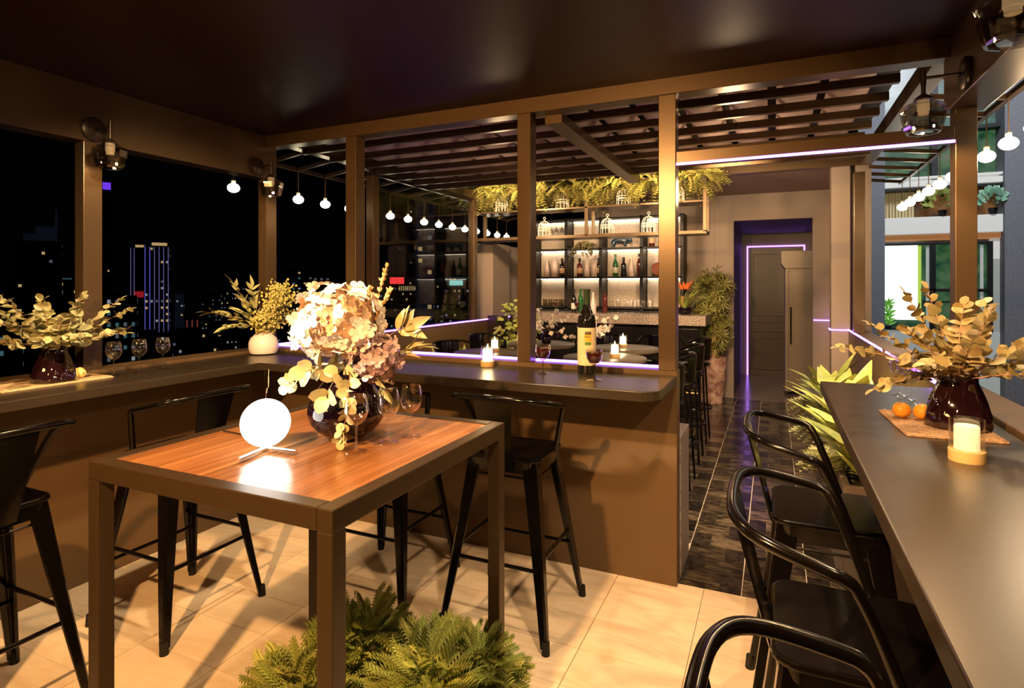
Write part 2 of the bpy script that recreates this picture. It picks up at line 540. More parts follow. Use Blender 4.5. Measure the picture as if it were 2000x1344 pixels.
# terrace and bar walls
struct('wall_left', MB().box(-3.33, 3.04, 0, XL, 6.5, 1.07), WALLP, 'low taupe terrace wall topped by violet light', 'wall', .003)
struct('wall_left', MB().box(-3.45, 6.5, 0, XL, 7.0, 2.02).box(-3.45, 7.0, 0, -3.28, 8.15, 2.02), WALLB, 'taupe pillar and wall end left of the bar shelf', 'wall', .003)
bw = struct('wall_back', MB().box(-3.45, 8.15, 0, -.474, 8.27, 2.0).box(-2.45, 8.15, 2.0, -.474, 8.27, 2.72).box(-.474, 8.15, 2.34, .452, 8.27, 2.72).box(.452, 8.15, 0, .85, 8.27, 2.72), WALLB, 'taupe back wall of the bar with a tall doorway', 'wall')
pan = MB().box(-.113, -.008, 0, .113, 0, 2.66).mesh('wall_panel', WALLB)
for i in range(3):
    put('wall_panel', pan, bw, Matrix.Translation((-.594 - .233 * i, 8.15, .005)))
struct('wall_right', MB().box(.72, 6.4, 0, .85, 8.15, 2.68), WALLB, 'taupe side wall beyond the pale column', 'wall')
struct('wall_left', MB().box(-.574, 8.27, 0, -.474, 10.4, 2.34), RECESS, 'left cheek of the doorway recess', 'wall')
struct('wall_right', MB().box(.60, 8.27, 0, .70, 10.4, 2.34), RECESS, 'right cheek of the doorway recess', 'wall')
struct('wall_back', MB().box(-.574, 10.4, 0, .70, 10.5, 2.34), RECESS, 'end wall of the doorway recess', 'wall')
struct('ceiling', MB().box(-.574, 8.27, 2.34, .70, 10.5, 2.44), RECESS, 'low ceiling of the doorway recess', 'ceiling')
struct('ceiling', MB().box(-3.45, 6.42, 2.68, .85, 8.3, 2.8), P('bar_ceiling', (.28, .19, .16), .6), 'pinkish taupe ceiling over the bar', 'ceiling')
trim(MB().box(-.7, 6.36, 2.64, .85, 6.44, 2.8), BRONZE, 'taupe fascia at the edge of the bar ceiling', 'fascia')

# door with violet light frame
d = thing('door_1', 'dark brown panelled door framed by a violet light line', 'door', (-.40, 10.4, 0), kind='structure')
DOORM = P('door_brown', (.06, .04, .03), .4, noise=((3, 3, 40), 3, [(.3, (.05, .033, .024)), (.7, (.075, .05, .036))]))
MB().box(.03, -.03, 0, .84, 0, 2.1).build('door_leaf', DOORM, d, .003)
for z0, z1 in ((.1, .62), (.72, .88), (.98, 2.0)):
    MB().box(.10, -.042, z0, .77, -.03, z1).build('door_panel', DOORM, d, .006)
MB().box(.0, -.04, 0, .022, -.008, 2.14).box(.0, -.04, 2.118, .865, -.008, 2.14).box(.845, -.04, 0, .867, -.008, 2.14).build('light_strip', LED_D, d)
MB().tube([(.75, -.06, .98), (.75, -.06, 1.12)], .01).bar((.75, -.03, 1.0), (.75, -.06, 1.0), .015, .015).bar((.75, -.03, 1.1), (.75, -.06, 1.1), .015, .015).build('handle', BRASS, d)

# violet light lines
def led(mb, label):
    return tag(mb.build('light_strip', LED), label, 'light strip', 'violet light lines')
led(MB().box(-3.19, 3.028, 1.07, -2.506, 3.05, 1.082).box(-2.425, 3.028, 1.07, -1.3, 3.05, 1.082).box(-1.222, 3.028, 1.07, -.525, 3.05, 1.082), 'violet light strip along the partition sill behind the bar worktop')
led(MB().box(-3.205, 3.05, 1.071, -3.19, 6.5, 1.083).box(-3.2, 6.5, 1.071, -3.188, 7.0, 1.083), 'violet light strip along the terrace wall on the left')
led(MB().box(-.438, 2.944, 2.092, .69, 2.956, 2.103), 'violet light strip under the header over the passage opening')
led(MB().box(.652, 3.06, 1.06, .664, 6.4, 1.072), 'violet light strip along the low right wall')
led(MB().box(.505, 6.392, 1.055, .66, 6.402, 1.066).box(.505, 6.392, 1.055, .515, 6.6, 1.066), 'short violet light strip wrapped on the pale column')
led(MB().box(.46, 8.138, 1.05, .66, 8.15, 1.062).box(.66, 7.9, 1.05, .72, 8.15, 1.062), 'short violet light strip beside the doorway')

# terrace glazing pane between two left posts
wn = thing('window_1', 'large clear pane of the terrace wall above the violet light', 'window', (-3.24, 4.21, 1.07), kind='structure')
MB().box(-.004, 0, 0, .004, 1.79, 1.43).build('pane', PANE, wn)
MB().box(-.015, 0, 1.40, .015, 1.79, 1.43).build('frame', BRONZE_D, wn)

# pergola
pg = thing('pergola', 'bronze slatted pergola with curved cloth strips over the terrace', 'pergola', (-1.2, 3.04, 0), kind='structure')
def PGB(name, x0, y0, z0, x1, y1, z1, m=BRONZE):
    return MB().box(x0 + 1.2, y0 - 3.04, z0, x1 + 1.2, y1 - 3.04, z1, 0).build(name, m, pg, .003)
PGB('rail', -3.27, 3.04, 2.505, -3.18, 6.1, 2.60)
PGB('rail', .665, 3.04, 2.505, .755, 5.6, 2.60)
PGB('rail', -1.17, 3.04, 2.40, -1.07, 5.12, 2.46)
PGB('rail', -3.18, 5.06, 2.48, .665, 5.13, 2.60)
for k in range(7):
    y0 = 3.25 + .29 * k
    PGB('slat', -3.17, y0, 2.46, .55, y0 + .035, 2.505)
for k in range(14):
    m = MB()
    vs, fs = [], []
    n = 8
    for a in range(n + 1):
        t = a / n
        xx = (t - .5) * .215
        zz = -.055 * (1 - (2 * t - 1) ** 2)
        for yy in (0, 1.9):
            vs += [(xx, yy, zz), (xx, yy, zz + .012)]
    for a in range(n):
        b = a * 4
        fs += [(b, b + 4, b + 6, b + 2), (b + 1, b + 3, b + 7, b + 5), (b, b + 1, b + 5, b + 4), (b + 2, b + 6, b + 7, b + 3)]
    m.add(vs, fs, 0, True)
    if k == 0:
        cloth = m.mesh('cloth_strip', FABRIC)
    put('cloth_strip', cloth, pg, Matrix.Translation((-3.02 + .262 * k + 1.2, .12, 2.60)))
PGB('cover', -3.18, 3.06, 2.72, .665, 5.13, 2.75, BLACKM)

# side awning frames and their globe lights
def awning(name, label, xi, xo, zi, zo, ys):
    a = thing(name, label, 'awning', (xi, ys[0], 0))
    L = ys[-1] - ys[0]
    MB().bar((xo - xi, -.1, zo), (xo - xi, L + .1, zo), .03, .03).build('outer_rail', BRONZE, a)
    for y in ys:
        MB().bar((0, y - ys[0], zi), (xo - xi, y - ys[0], zo), .022, .03).build('strut', BRONZE, a)
    return a
yl = [3.227 + .339 * k for k in range(16)]
yr = [4.09 + .365 * k for k in range(9)]
awning('awning_frame', 'slim metal awning frame outside the left terrace wall', -3.27, -3.85, 2.60, 2.52, yl)
awning('awning_frame', 'slim metal awning frame outside the right low wall', .815, 1.2, 2.60, 2.55, [1.17 + .365 * q for q in range(8)] + yr)
g0 = thing('pendant_globe', '', 'pendant light')
MB().tube([(0, 0, .05), (0, 0, .27)], .003, 6).build('cord', STEM, g0)
MB().lathe([(.012, .035), (.016, .04), (.016, .058), (.008, .066)], n=12).build('cap', CAGE, g0)
MB().ball((0, 0, 0), .046, 20, 12, sz=.8).build('globe', PEND, g0)
ordn = ['first', 'second', 'third', 'fourth', 'fifth', 'sixth', 'seventh', 'eighth', 'ninth', 'tenth', 'eleventh', 'twelfth', 'thirteenth', 'fourteenth', 'fifteenth', 'sixteenth', 'seventeenth', 'eighteenth']
first = True
for k, y in enumerate(yl):
    lab = 'glowing globe light hung outside on the left, %s from the viewer' % ordn[k]
    o = g0 if first else dup(g0, (0, 0, 0))
    first = False
    o.location = (-3.85, y, 2.257)
    tag(o, lab, 'pendant light', 'globe lights along the left awning')
for k, y in enumerate([1.17 + .365 * q for q in range(8)] + yr):
    o = dup(g0, (1.2, y, 2.29), 0, 'glowing globe light hung outside on the right, %s from the viewer' % ordn[k], 'globe lights along the right awning')
# ================================================================== COUNTERS
# L-shaped worktop: left arm and bar arm in one piece
out = [(-3.149, -1.5), (-2.71, -1.5), (-2.71, 2.45), (-.53, 2.45)]
for i in range(1, 6):
    a = rad(-90 + 90 * i / 6)
    out.append((-.53 + .09 * math.cos(a), 2.54 + .09 * math.sin(a)))
out += [(-.437, 2.56), (-.437, YP - .001), (-3.149, YP - .001)]
wt = thing('bar_worktop', 'dark brown L-shaped bar worktop along the left wall and partition', 'worktop', (-3.1, 2.9, 0))
ou = [(x + 3.1, y - 2.9) for x, y in out]
prism(ou, 1.003, 1.047).build('top', WORK, wt, .004)
for x, y in ():
    if y < 2:
        MB().box(-3.15 + 3.1, y - 2.9, .80, -3.13 + 3.1, y + .03 - 2.9, 1.0).bar((-.04, y - 2.885, .985), (.3, y - 2.885, .995), .03, .02).build('bracket', BLACKM, wt)
    else:
        MB().box(x + 3.1, YP - .02 - 2.9, .80, x + .03 + 3.1, YP - .002 - 2.9, 1.0).bar((x + 3.115, .03, .99), (x + 3.115, -.3, .99), .03, .02).build('bracket', BLACKM, wt)
tag(MB().box(-3.0, 3.05, 0, -.43, 3.36, .72).build('stone_bench', STONE2, bevel=.004), 'speckled grey stone bench on the far side of the partition', 'bench')
rc = thing('right_counter', 'long dark counter along the right wall with three stools', 'counter', (.43, 3.05, 0))
MB().box(-.23, -4.2, 1.003, .229, 0, 1.05).build('top', WORK, rc, .004)
for yy in (-.4, -2.0, -3.6):
    MB().box(.17, yy, .6, .2, yy + .04, 1.003).bar((.2, yy + .02, .62), (-.1, yy + .02, .985), .03, .03).build('bracket', BLACKM, rc)

# ================================================================== BAR
bc = thing('bar_counter', 'granite topped bar counter with black gloss front', 'bar counter', (-2.0, 7.1, 0))
MB().box(-1.19, 0, 1.01, 1.28, .55, 1.13).build('counter_top', STONE, bc, .006)
MB().box(-1.19, .06, .02, 1.22, .5, 1.01).build('front_panel', BLACKGLOSS, bc, .003)
for i in range(4):
    MB().box(-1.15 + .59 * i, .05, .06, -1.15 + .59 * i + .57, .06, .97).build('panel', BLACKGLOSS, bc, .004)
MB().tube([(-1.15, -.02, .22), (1.2, -.02, .22)], .014, 8).build('foot_rail', BRASS, bc)

sh = thing('bar_shelf', 'backlit black bar shelf full of bottles on the back wall', 'shelf', (-2.18, 8.12, 0))
DIV = [-3.2, -2.69, -2.186, -1.62, -1.09]
SHZ = [1.18, 1.60, 2.0, 2.42]
for i, x in enumerate(DIV):
    wdt = .022
    MB().box(x + 2.18 - wdt, -.30, 1.15, x + 2.18 + wdt, 0, 2.44).build('upright', BLACKM, sh, .002)
for z in SHZ:
    MB().box(DIV[0] + 2.18, -.30, z - .012, DIV[-1] + 2.18, 0, z + .012).build('shelf_board', BLACKM, sh, .002)
for i in range(4):
    for j in range(3):
        x0, x1 = DIV[i] + 2.18 + .03, DIV[i + 1] + 2.18 - .03
        MB().box(x0, -.03, SHZ[j] + .013, x1, -.02, SHZ[j + 1] - .013).build('back_panel', BACKLIT, sh)
        MB().box(x0 + .01, -.075, SHZ[j + 1] - .024, x1 - .01, -.05, SHZ[j + 1] - .0125).build('light_bar', STRIPW, sh)
MB().box(DIV[0] + 2.18 - .05, -.38, .02, DIV[-1] + 2.18 + .05, 0, 1.15).build('cabinet', BLACKM, sh, .004)

# hanging rack above the bar
rk = thing('hanging_rack', 'long open metal rack hung over the bar with ferns and cages', 'rack', (-1.95, 6.15, 0))
RX0, RX1 = -1.345, 1.335
def RB(name, *b):
    return MB().box(*b).build(name, BRONZE, rk, .002)
for y0 in (0, .27):
    for x in (RX0, -.02 + .07, RX1 - .035):
        RB('post', x, y0, 2.04, x + .035, y0 + .035, 2.63)
    RB('rail', RX0 + .035, y0, 2.60, RX1 - .035, y0 + .035, 2.63)
RB('deck', RX0, 0, 2.02, RX1, .305, 2.055)
RB('deck', RX0 + .035, .0, 2.345, RX1 - .035, .305, 2.365)
RB('end_bar', RX1 - .03, .035, 2.6, RX1, .27, 2.63)
for x in (-1.2, 0, 1.2):
    RB('hanger', x, .14, 2.63, x + .03, .17, 2.72)
# ================================================================== FURNITURE
# bar stool, facing local +x
def make_stool():
    s = thing('bar_stool', '', 'bar stool')
    m = prism(rrect(.335, .36, .05, 5), .735, .755)
    m.build('seat', BLACK, s, .008, seg=3)
    sk = MB()
    o_ = rrect(.318, .343, .045, 5)
    n = len(o_)
    sk.add([(x, y, .737) for x, y in o_] + [(x * .97, y * .97, .685) for x, y in o_], [(i, n + i, n + (i + 1) % n, (i + 1) % n) for i in range(n)], 0, True)
    sk.build('seat_skirt', BLACK, s)
    feet = {}
    for sx in (1, -1):
        for sy in (1, -1):
            a = Vector((sx * .138, sy * .15, .735))
            b = Vector((sx * .222, sy * .24, .02))
            mb = MB()
            # folded sheet leg: an angle section that tapers to the foot
            v = []
            for t in (0, .35, .75, 1):
                p = a.lerp(b, t)
                p.x += sx * .018 * t * t
                ww = .066 * (1 - t) + .030 * t
                q = .012
                c = p + Vector((sx * .014, sy * .014, 0))
                v += [c + Vector((-sx * ww, 0, 0)), c + Vector((-sx * .008, 0, 0)), c + Vector((0, -sy * .008, 0)), c + Vector((0, -sy * ww, 0)),
                      c + Vector((-sx * q, -sy * ww, 0)), c + Vector((-sx * q, -sy * q, 0)), c + Vector((-sx * ww, -sy * q, 0))]
            f = []
            for k in range(3):
                for j in range(7):
                    f.append((k * 7 + j, k * 7 + (j + 1) % 7, k * 7 + 7 + (j + 1) % 7, k * 7 + 7 + j))
            f += [tuple(range(7)), tuple(range(21, 28))]
            mb.add(v, f)
            leg = mb.build('leg', BLACK, s, .003)
            bm_ = bmesh.new(); bm_.from_mesh(leg.data); bmesh.ops.recalc_face_normals(bm_, faces=bm_.faces); bm_.to_mesh(leg.data); bm_.free()
            fb = b + Vector((sx * .024, sy * .006, 0))
            MB().tube([(fb.x - sx * .003, fb.y, .05), (fb.x, fb.y, 0)], [.016, .018], 8).build('rubber_foot', RUBBER, leg)
            feet[sx, sy] = (a, b)
    def at(sx, sy, z):
        a, b = feet[sx, sy]
        t = (a.z - z) / (a.z - b.z)
        p = a.lerp(b, t); p.x += sx * .018 * t * t
        return p
    for (p, q, z) in (((1, 1), (1, -1), .27), ((-1, 1), (-1, -1), .30), ((1, 1), (-1, 1), .34), ((1, -1), (-1, -1), .34)):
        MB().tube([at(*p, z), at(*q, z)], .0085, 8).build('footrest', BLACK, s)
    for (p, q) in (((1, 1), (1, -1)), ((-1, 1), (-1, -1)), ((1, 1), (-1, 1)), ((1, -1), (-1, -1))):
        MB().tube([at(*p, .665), at(*q, .665)], .005, 6).build('brace', BLACK, s)
    half = [(.055, -.178, .742), (.012, -.212, .86), (-.025, -.24, .945), (-.045, -.25, .968), (-.075, -.25, .978), (-.16, -.232, .998), (-.21, -.200, 1.010), (-.238, -.14, 1.017), (-.247, -.06, 1.02)]
    pts = half + [(x, -y, z) for x, y, z in reversed(half)]
    MB().tube(spline(pts, 4), .0125, 10).build('back_rail', BLACK, s)
    # tapered sheet splat, slightly curved
    vs, fs = [], []
    nu, nv = 6, 6
    for j in range(nv + 1):
        t = j / nv
        z = .70 + t * .312
        xx = -.178 - .070 * t
        hw = .060 + .030 * t
        for i in range(nu + 1):
            u = i / nu * 2 - 1
            vs.append((xx + .010 * u * u * (1 - t), u * hw, z))
    k = len(vs)
    vs += [(x + .006, y, z) for x, y, z in vs]
    for j in range(nv):
        for i in range(nu):
            a = j * (nu + 1) + i
            fs += [(a, a + nu + 1, a + nu + 2, a + 1), (k + a, k + a + 1, k + a + nu + 2, k + a + nu + 1)]
    for j in range(nv):
        a = j * (nu + 1)
        fs += [(a, k + a, k + a + nu + 1, a + nu + 1), (a + nu, a + 2 * nu + 1, k + a + 2 * nu + 1, k + a + nu)]
    MB().add(vs, fs, 0, True).build('backrest', BLACK, s)
    return s


st = make_stool()
stools = [((-1.085, 2.435), 90, 'black metal bar stool facing the partition, nearest the passage'),
          ((-1.78, 2.435), 90, 'black metal bar stool facing the partition, hidden behind the table and vase'),
          ((-2.495, 1.80), 180, 'black metal bar stool facing the left wall behind the globe lamp'),
          ((-2.495, 1.03), 180, 'black metal bar stool facing the left wall, cut by the left picture edge'),
          ((.163, 2.2), 0, 'black metal bar stool at the right counter, farthest from the viewer'),
          ((.163, 1.445), 0, 'black metal bar stool at the right counter, middle of three'),
          ((.163, .69), 0, 'black metal bar stool at the right counter, nearest and cut by the frame')]
for i, ((x, y), rz, lab) in enumerate(stools):
    o = st if i == 0 else dup(st, (0, 0, 0))
    o.location = (x, y, 0)
    o.rotation_euler = (0, 0, rad(rz))
    tag(o, lab, 'bar stool', 'black metal bar stools')

# high table
tb = thing('bar_table', 'high walnut topped table with dark bronze frame in the foreground', 'table', (-1.33, 1.45, 0))
hx, hy, lw = .443, .45, .046
for sx, sy in ((-1, -1), (1, -1), (1, 1), (-1, 1)):
    MB().box(sx * hx, sy * hy, 0, sx * (hx - lw), sy * (hy - lw), .947).build('leg', TABLEM, tb, .003)
for sx in (-1, 1):
    MB().box(sx * hx, -hy, .947, sx * (hx - lw), hy, 1.0).build('frame_rail', TABLEM, tb, .003)
    MB().box(-hx + lw, sx * hy, .947, hx - lw, sx * (hy - lw), 1.0).build('frame_rail', TABLEM, tb, .003)
pw = (2 * hx - 2 * lw) / 9
plank = MB().box(-pw / 2 + .0006, -hy + lw + .001, .97, pw / 2 - .0006, hy - lw - .001, .997).mesh('plank', WOOD)
for i in range(9):
    put('plank', plank, tb, Matrix.Translation((-hx + lw + pw * (i + .5), 0, 0)))

# globe lamp
lp = thing('globe_lamp', 'glowing white globe table lamp on crossed metal rods', 'lamp', (-1.394, 1.282, 1.0))
MB().ball((0, 0, .084), .071, 32, 20).build('globe', GLOBE, lp)
MB().tube([(0, 0, .0), (0, 0, .17), (.004, 0, .19)], .0028, 8).tube([(.004, 0, .19), (.006, .0, .245)], .0065, 10).build('rod', CHROME, lp)
for a, r in ((-78, .122), (3, .115), (140, .10)):
    MB().tube([(0, 0, .008), (r * math.cos(rad(a)), r * math.sin(rad(a)), .008)], .0062, 10).tube([(r * .86 * math.cos(rad(a)), r * .86 * math.sin(rad(a)), .008), (r * .88 * math.cos(rad(a)), r * .88 * math.sin(rad(a)), .008)], .0068, 10).build('base_rod', CHROME, lp)
MB().tube(spline([(-.02, .02, .003), (-.12, .08, .003), (-.24, .10, .003), (-.31, .105, .003)], 5), .0025, 6).build('cord', RUBBER, lp)
light('POINT', 'globe_light', (0, 0, .085), 1.2, (1, .86, .66), .078, parent=lp)

# wine glasses
def make_glass(name, wine=None):
    g = thing(name, '', 'wine glass')
    MB().lathe([(.034, 0), (.033, .0022), (.012, .005), (.0035, .010), (.0028, .06), (.0032, .078), (.012, .084)], n=20, cap=False).build('stem', GLASS, g)
    MB().lathe([(.003, .079), (.018, .086), (.031, .102), (.0365, .122), (.0345, .145), (.0285, .170), (.0275, .170), (.0335, .145), (.0355, .122), (.030, .103), (.017, .0875)], n=24, cap=False).build('bowl', GLASS, g)
    if wine:
        MB().lathe([(.0001, .089), (.016, .090), (.0292, .104), (.0343, .122), (.0335, .135), (.0001, .135)], n=24).build('wine', WINE, g)
    return g


gl0 = make_glass('wine_glass')
def glasses(spots, labs, group, z, first=None):
    for (x, y), lab in zip(spots, labs):
        o = first if first is not None else dup(gl0, (0, 0, 0))
        first = None
        o.location = (x, y, z)
        tag(o, lab, 'wine glass', group)


def at_px(d, u): return (d * (-.4117 + u * .9113), d * (.9113 + u * .4117))


glasses([(-1.136, 1.384), (-1.108, 1.504), (-1.085, 1.597)],
        ['empty wine glass on the walnut table, nearest the viewer', 'empty wine glass on the walnut table, middle of three', 'empty wine glass on the walnut table, farthest from the viewer'],
        'empty wine glasses on the walnut table', 1.0, gl0)
glasses([(-2.98, 1.80), (-2.985, 1.93), (-2.99, 2.06)],
        ['empty wine glass on the left worktop, nearest the leafy vase', 'empty wine glass on the left worktop, middle of three', 'empty wine glass on the left worktop, farthest from the leafy vase'],
        'empty wine glasses on the left worktop', 1.047)
glasses([(.466, 2.79), (.475, 2.70), (.474, 2.60)],
        ['empty wine glass on the right counter, farthest behind the oranges', 'empty wine glass on the right counter, middle of the three behind the oranges', 'empty wine glass on the right counter, nearest the oranges'],
        'empty wine glasses on the right counter', 1.05)
# filled goblets on the bar worktop
def make_goblet():
    g = thing('wine_goblet', '', 'wine glass')
    MB().lathe([(.036, 0), (.035, .0025), (.012, .006), (.0045, .012), (.0035, .05), (.0045, .068), (.014, .074)], n=20, cap=False).build('stem', GLASS_SM, g)
    MB().lathe([(.004, .070), (.022, .080), (.035, .100), (.0395, .122), (.038, .148), (.037, .148), (.0385, .122), (.034, .101), (.021, .082)], n=24, cap=False).build('bowl', GLASS, g)
    MB().lathe([(.0001, .082), (.020, .0835), (.033, .102), (.0378, .122), (.0372, .132), (.0001, .132)], n=24).build('wine', WINE, g)
    return g


gb = make_goblet()
gb.location = (-1.065, 2.74, 1.047)
tag(gb, 'goblet of red wine on the bar worktop beside the bronze post', 'wine glass', 'red wine goblets on the bar worktop')
dup(gb, (-.772, 2.655, 1.047), 0, 'goblet of red wine in front of the tall wine bottle', 'red wine goblets on the bar worktop')

# tall wine bottle with label
LABEL = P('paper_label', (.82, .72, .42), .6, noise=((20, 20, 9), 4, [(.35, (.78, .66, .36)), (.7, (.88, .80, .56))]))
PIC_Y = P('label_gold', (.75, .52, .05), .5); PIC_G = P('label_green', (.10, .25, .05), .5); PIC_D = P('label_dark', (.14, .10, .04), .5)
BOT_D = P('dark_bottle_glass', (.010, .009, .008), .05, 0, .7, coat=1)
FOIL = P('green_foil', (.035, .06, .03), .35)
wb_ = thing('wine_bottle', 'tall dark wine bottle with cream label and small picture on the bar', 'bottle', (-.868, 2.85, 1.047), rad(24))
bprof = [(.044, 0), (.047, .006), (.047, .255), (.043, .285), (.030, .315), (.0185, .345), (.0165, .36), (.0165, .415), (.0185, .417), (.0185, .426), (.0165, .428)]
MB().lathe(bprof, n=28).build('bottle', BOT_D, wb_)
MB().lathe([(.0172, .345), (.0178, .36), (.0178, .414), (.0195, .416), (.0195, .43), (.0, .431)], n=20, cap=False).build('foil', FOIL, wb_)
def arc_patch(r, a0, a1, z0, z1, mat, name, par, n=12):
    m = MB()
    vs = []
    for i in range(n + 1):
        a = a0 + (a1 - a0) * i / n
        for rr in (r, r + .0006):
            vs += [(rr * math.sin(a), -rr * math.cos(a), z0), (rr * math.sin(a), -rr * math.cos(a), z1)]
    fs = []
    for i in range(n):
        b = i * 4
        fs += [(b + 2, b + 6, b + 7, b + 3), (b, b + 1, b + 5, b + 4)]
    return m.add(vs, fs, 0, True).build(name, mat, par)
lb = arc_patch(.0472, -1.5, 1.5, .045, .235, LABEL, 'label', wb_, 20)
for (a0, a1, z0, z1, mt) in ((-.35, .33, .165, .20, PIC_Y), (-.33, .35, .20, .216, PIC_D), (-.38, .25, .185, .195, PIC_D), (-.33, .34, .148, .163, PIC_G), (-.36, .38, .172, .176, P('label_rust', (.6, .25, .05), .5))):
    arc_patch(.0479, a0, a1, z0, z1, mt, 'picture', lb, 6)
for i in range(2):
    arc_patch(.0479, -.42, .45, .118 - i * .012, .123 - i * .012, P('label_grey', (.62, .54, .36), .6), 'text_line', lb, 6)

# candles in glass cups
def make_candle(wax, power):
    c = thing('candle_holder', '', 'candle')
    MB().lathe([(.0385, 0), (.039, .003), (.039, .028), (.0, .028)], n=28).build('wooden_base', P('cork_base', (.62, .42, .17), .6), c)
    MB().lathe([(.0375, .028), (.0375, .108), (.0355, .108), (.0355, .030)], n=28, cap=False).build('glass_cup', GLASS, c)
    MB().lathe([(.027, .029), (.027, .088), (.025, .091), (.0, .090)], n=24).build('candle', wax, c)
    if power:
        MB().tube([(0, 0, .09), (0, 0, .098)], .001, 5).build('wick', RUBBER, c)
        MB().lathe([(.0, .096), (.004, .102), (.0045, .108), (.002, .118), (.0, .124)], n=10).build('flame', EM('flame', (1, .72, .35), 30), c)
        light('POINT', 'candle_light', (0, 0, .14), power, (1, .66, .32), .02, parent=c)
    return c


ca = make_candle(CANDLE, 0)
ca.location = (.451, 1.825, 1.05)
tag(ca, 'unlit cream pillar candle in a glass cup on the right counter', 'candle', 'candles in glass cups')
cb = make_candle(CANDLE_HOT, 1.1)
cb.location = (-1.448, 2.875, 1.047)
tag(cb, 'brightly burning candle in a glass cup on the bar worktop', 'candle', 'candles in glass cups')

# mats, oranges
def make_mat(name, label, loc, rz, w_, d_, mat, mat2):
    t = thing(name, label, 'placemat', loc, rz)
    prism(rrect(w_, d_, .01), 0, .005).build('mat', mat, t, .0015)
    m = MB()
    for k in range(2):
        o = rrect(w_ - .012 - .016 * k, d_ - .012 - .016 * k, .01)
        m.tube([(x, y, .0055) for x, y in o], .003, 6, closed=True)
    m.build('woven_edge', mat2, t)
    for i in range(9):
        pass
    return t
make_mat('woven_mat', 'brown woven jute mat under the dark vase on the right counter', (.475, 2.235, 1.05), rad(3), .25, .37, JUTE, JUTE)
make_mat('woven_mat', 'pale straw mat under the leafy vase on the left worktop', (-3.035, 1.545, 1.047), rad(1), .21, .46, JUTE_L, JUTE_L)
og = thing('orange', '', 'orange')
MB().ball((0, 0, .026), .027, 20, 12, sz=.96).build('peel', ORANGE, og)
MB().lathe([(.0045, .0505), (.004, .0525), (.0, .053)], n=6).build('stem_end', LEAF_OLIVE, og)
og.location = (.392, 2.30, 1.055)
tag(og, 'orange on the jute mat, nearer the counter edge', 'orange', 'oranges')
dup(og, (.449, 2.292, 1.055), .8, 'orange on the jute mat, nearer the dark vase', 'oranges')
lem = thing('lemon', 'pale yellow lemon behind the leafy vase on the left worktop', 'lemon', (-3.03, 1.672, 1.052))
MB().ball((0, 0, .026), .026, 18, 12, sx=1.15).build('peel', P('lemon_peel', (.85, .66, .22), .45, bump=(300, .15, .001)), lem)
MB().lathe([(.004, -.003), (.003, .003), (0, .004)], (.031, 0, .026), 6).build('stem_end', LEAF_OLIVE, lem)

# ribbed dark vases
def make_ribbed():
    v = thing('ribbed_vase', '', 'vase')
    prof = [(.078, 0), (.086, .004), (.088, .015), (.084, .045), (.072, .085), (.059, .120), (.051, .140), (.050, .150), (.053, .158), (.050, .158), (.047, .150), (.049, .138), (.056, .120), (.069, .085), (.080, .045), (.083, .012), (.0, .008)]
    n = 40
    vs, fs = [], []
    for i, (r, z) in enumerate(prof):
        for j in range(n):
            a = 2 * PI * j / n + z * 3.2
            rr = r * (1 + .028 * math.cos(10 * 2 * PI * j / n))
            vs.append((rr * math.cos(a), rr * math.sin(a), z))
    for i in range(len(prof) - 1):
        for j in range(n):
            j2 = (j + 1) % n
            fs.append((i * n + j, i * n + j2, (i + 1) * n + j2, (i + 1) * n + j))
    fs.append(tuple(reversed(range(n))))
    MB().add(vs, fs, 0, True).build('body', VASE_G, v)
    MB().tube([(.0515 * math.cos(a * PI / 12), .0515 * math.sin(a * PI / 12), .158) for a in range(24)], .002, 6, closed=True).build('rim', VASE_B, v)
    return v
rv = make_ribbed()
rv.location = (.526, 2.22, 1.0555)
tag(rv, 'dark ribbed glass vase on the jute mat of the right counter', 'vase', 'ribbed dark vases')
dup(rv, (-3.03, 1.565, 1.0525), .5, 'dark ribbed glass vase on the straw mat of the left worktop', 'ribbed dark vases')
# round white vase
v = thing('round_vase', 'round white ceramic vase on the worktop corner', 'vase', (-3.03, 2.77, 1.047))
MB().lathe([(.065, 0), (.082, .008), (.092, .035), (.091, .075), (.080, .105), (.056, .128), (.033, .142), (.030, .155), (.034, .182), (.030, .182), (.026, .155), (.05, .13), (.075, .1), (.085, .05), (.0, .015)], n=32).build('body', WHITE_C, v)
# teardrop vase
v = thing('teardrop_vase', 'plum black teardrop glass vase on the walnut table', 'vase', (-1.271, 1.50, 1.0))
MB().lathe([(.0, .003), (.052, 0), (.062, .006), (.095, .032), (.116, .058), (.124, .085), (.118, .115), (.100, .150), (.075, .182), (.058, .200), (.050, .212), (.047, .212), (.055, .198), (.072, .18), (.097, .148), (.114, .113), (.12, .085), (.11, .06), (.0, .02)], n=44).build('body', VASE_B, v)

# ================================================================== FLOWERS AND LEAVES
def leaf_mesh(name, mat, L, W, shape='round', fold=.25, curl=.2, n=6):
    vs, fs = [], []
    for i in range(n + 1):
        t = i / n
        if shape == 'round':
            hw = W / 2 * math.sqrt(max(0, 1 - (2 * t - 1) ** 2)) if 0 < i < n else .04 * W
        elif shape == 'lance':
            hw = W / 2 * math.sin(PI * t ** .75) ** .9 if 0 < i < n else .02 * W
        else:  # strap
            hw = W / 2 * min(1, (1 - t) * 2.6) ** .7 * (.55 + .45 * min(1, t * 3)) if i < n else .01 * W
        y = L * t
        z = -curl * L * t * t
        vs += [(-hw, y, z + fold * hw), (0, y, z), (hw, y, z + fold * hw)]
    for i in range(n):
        a = i * 3
        fs += [(a, a + 1, a + 4, a + 3), (a + 1, a + 2, a + 5, a + 4)]
    return MB().add(vs, fs, 0, True).mesh(name, mat)


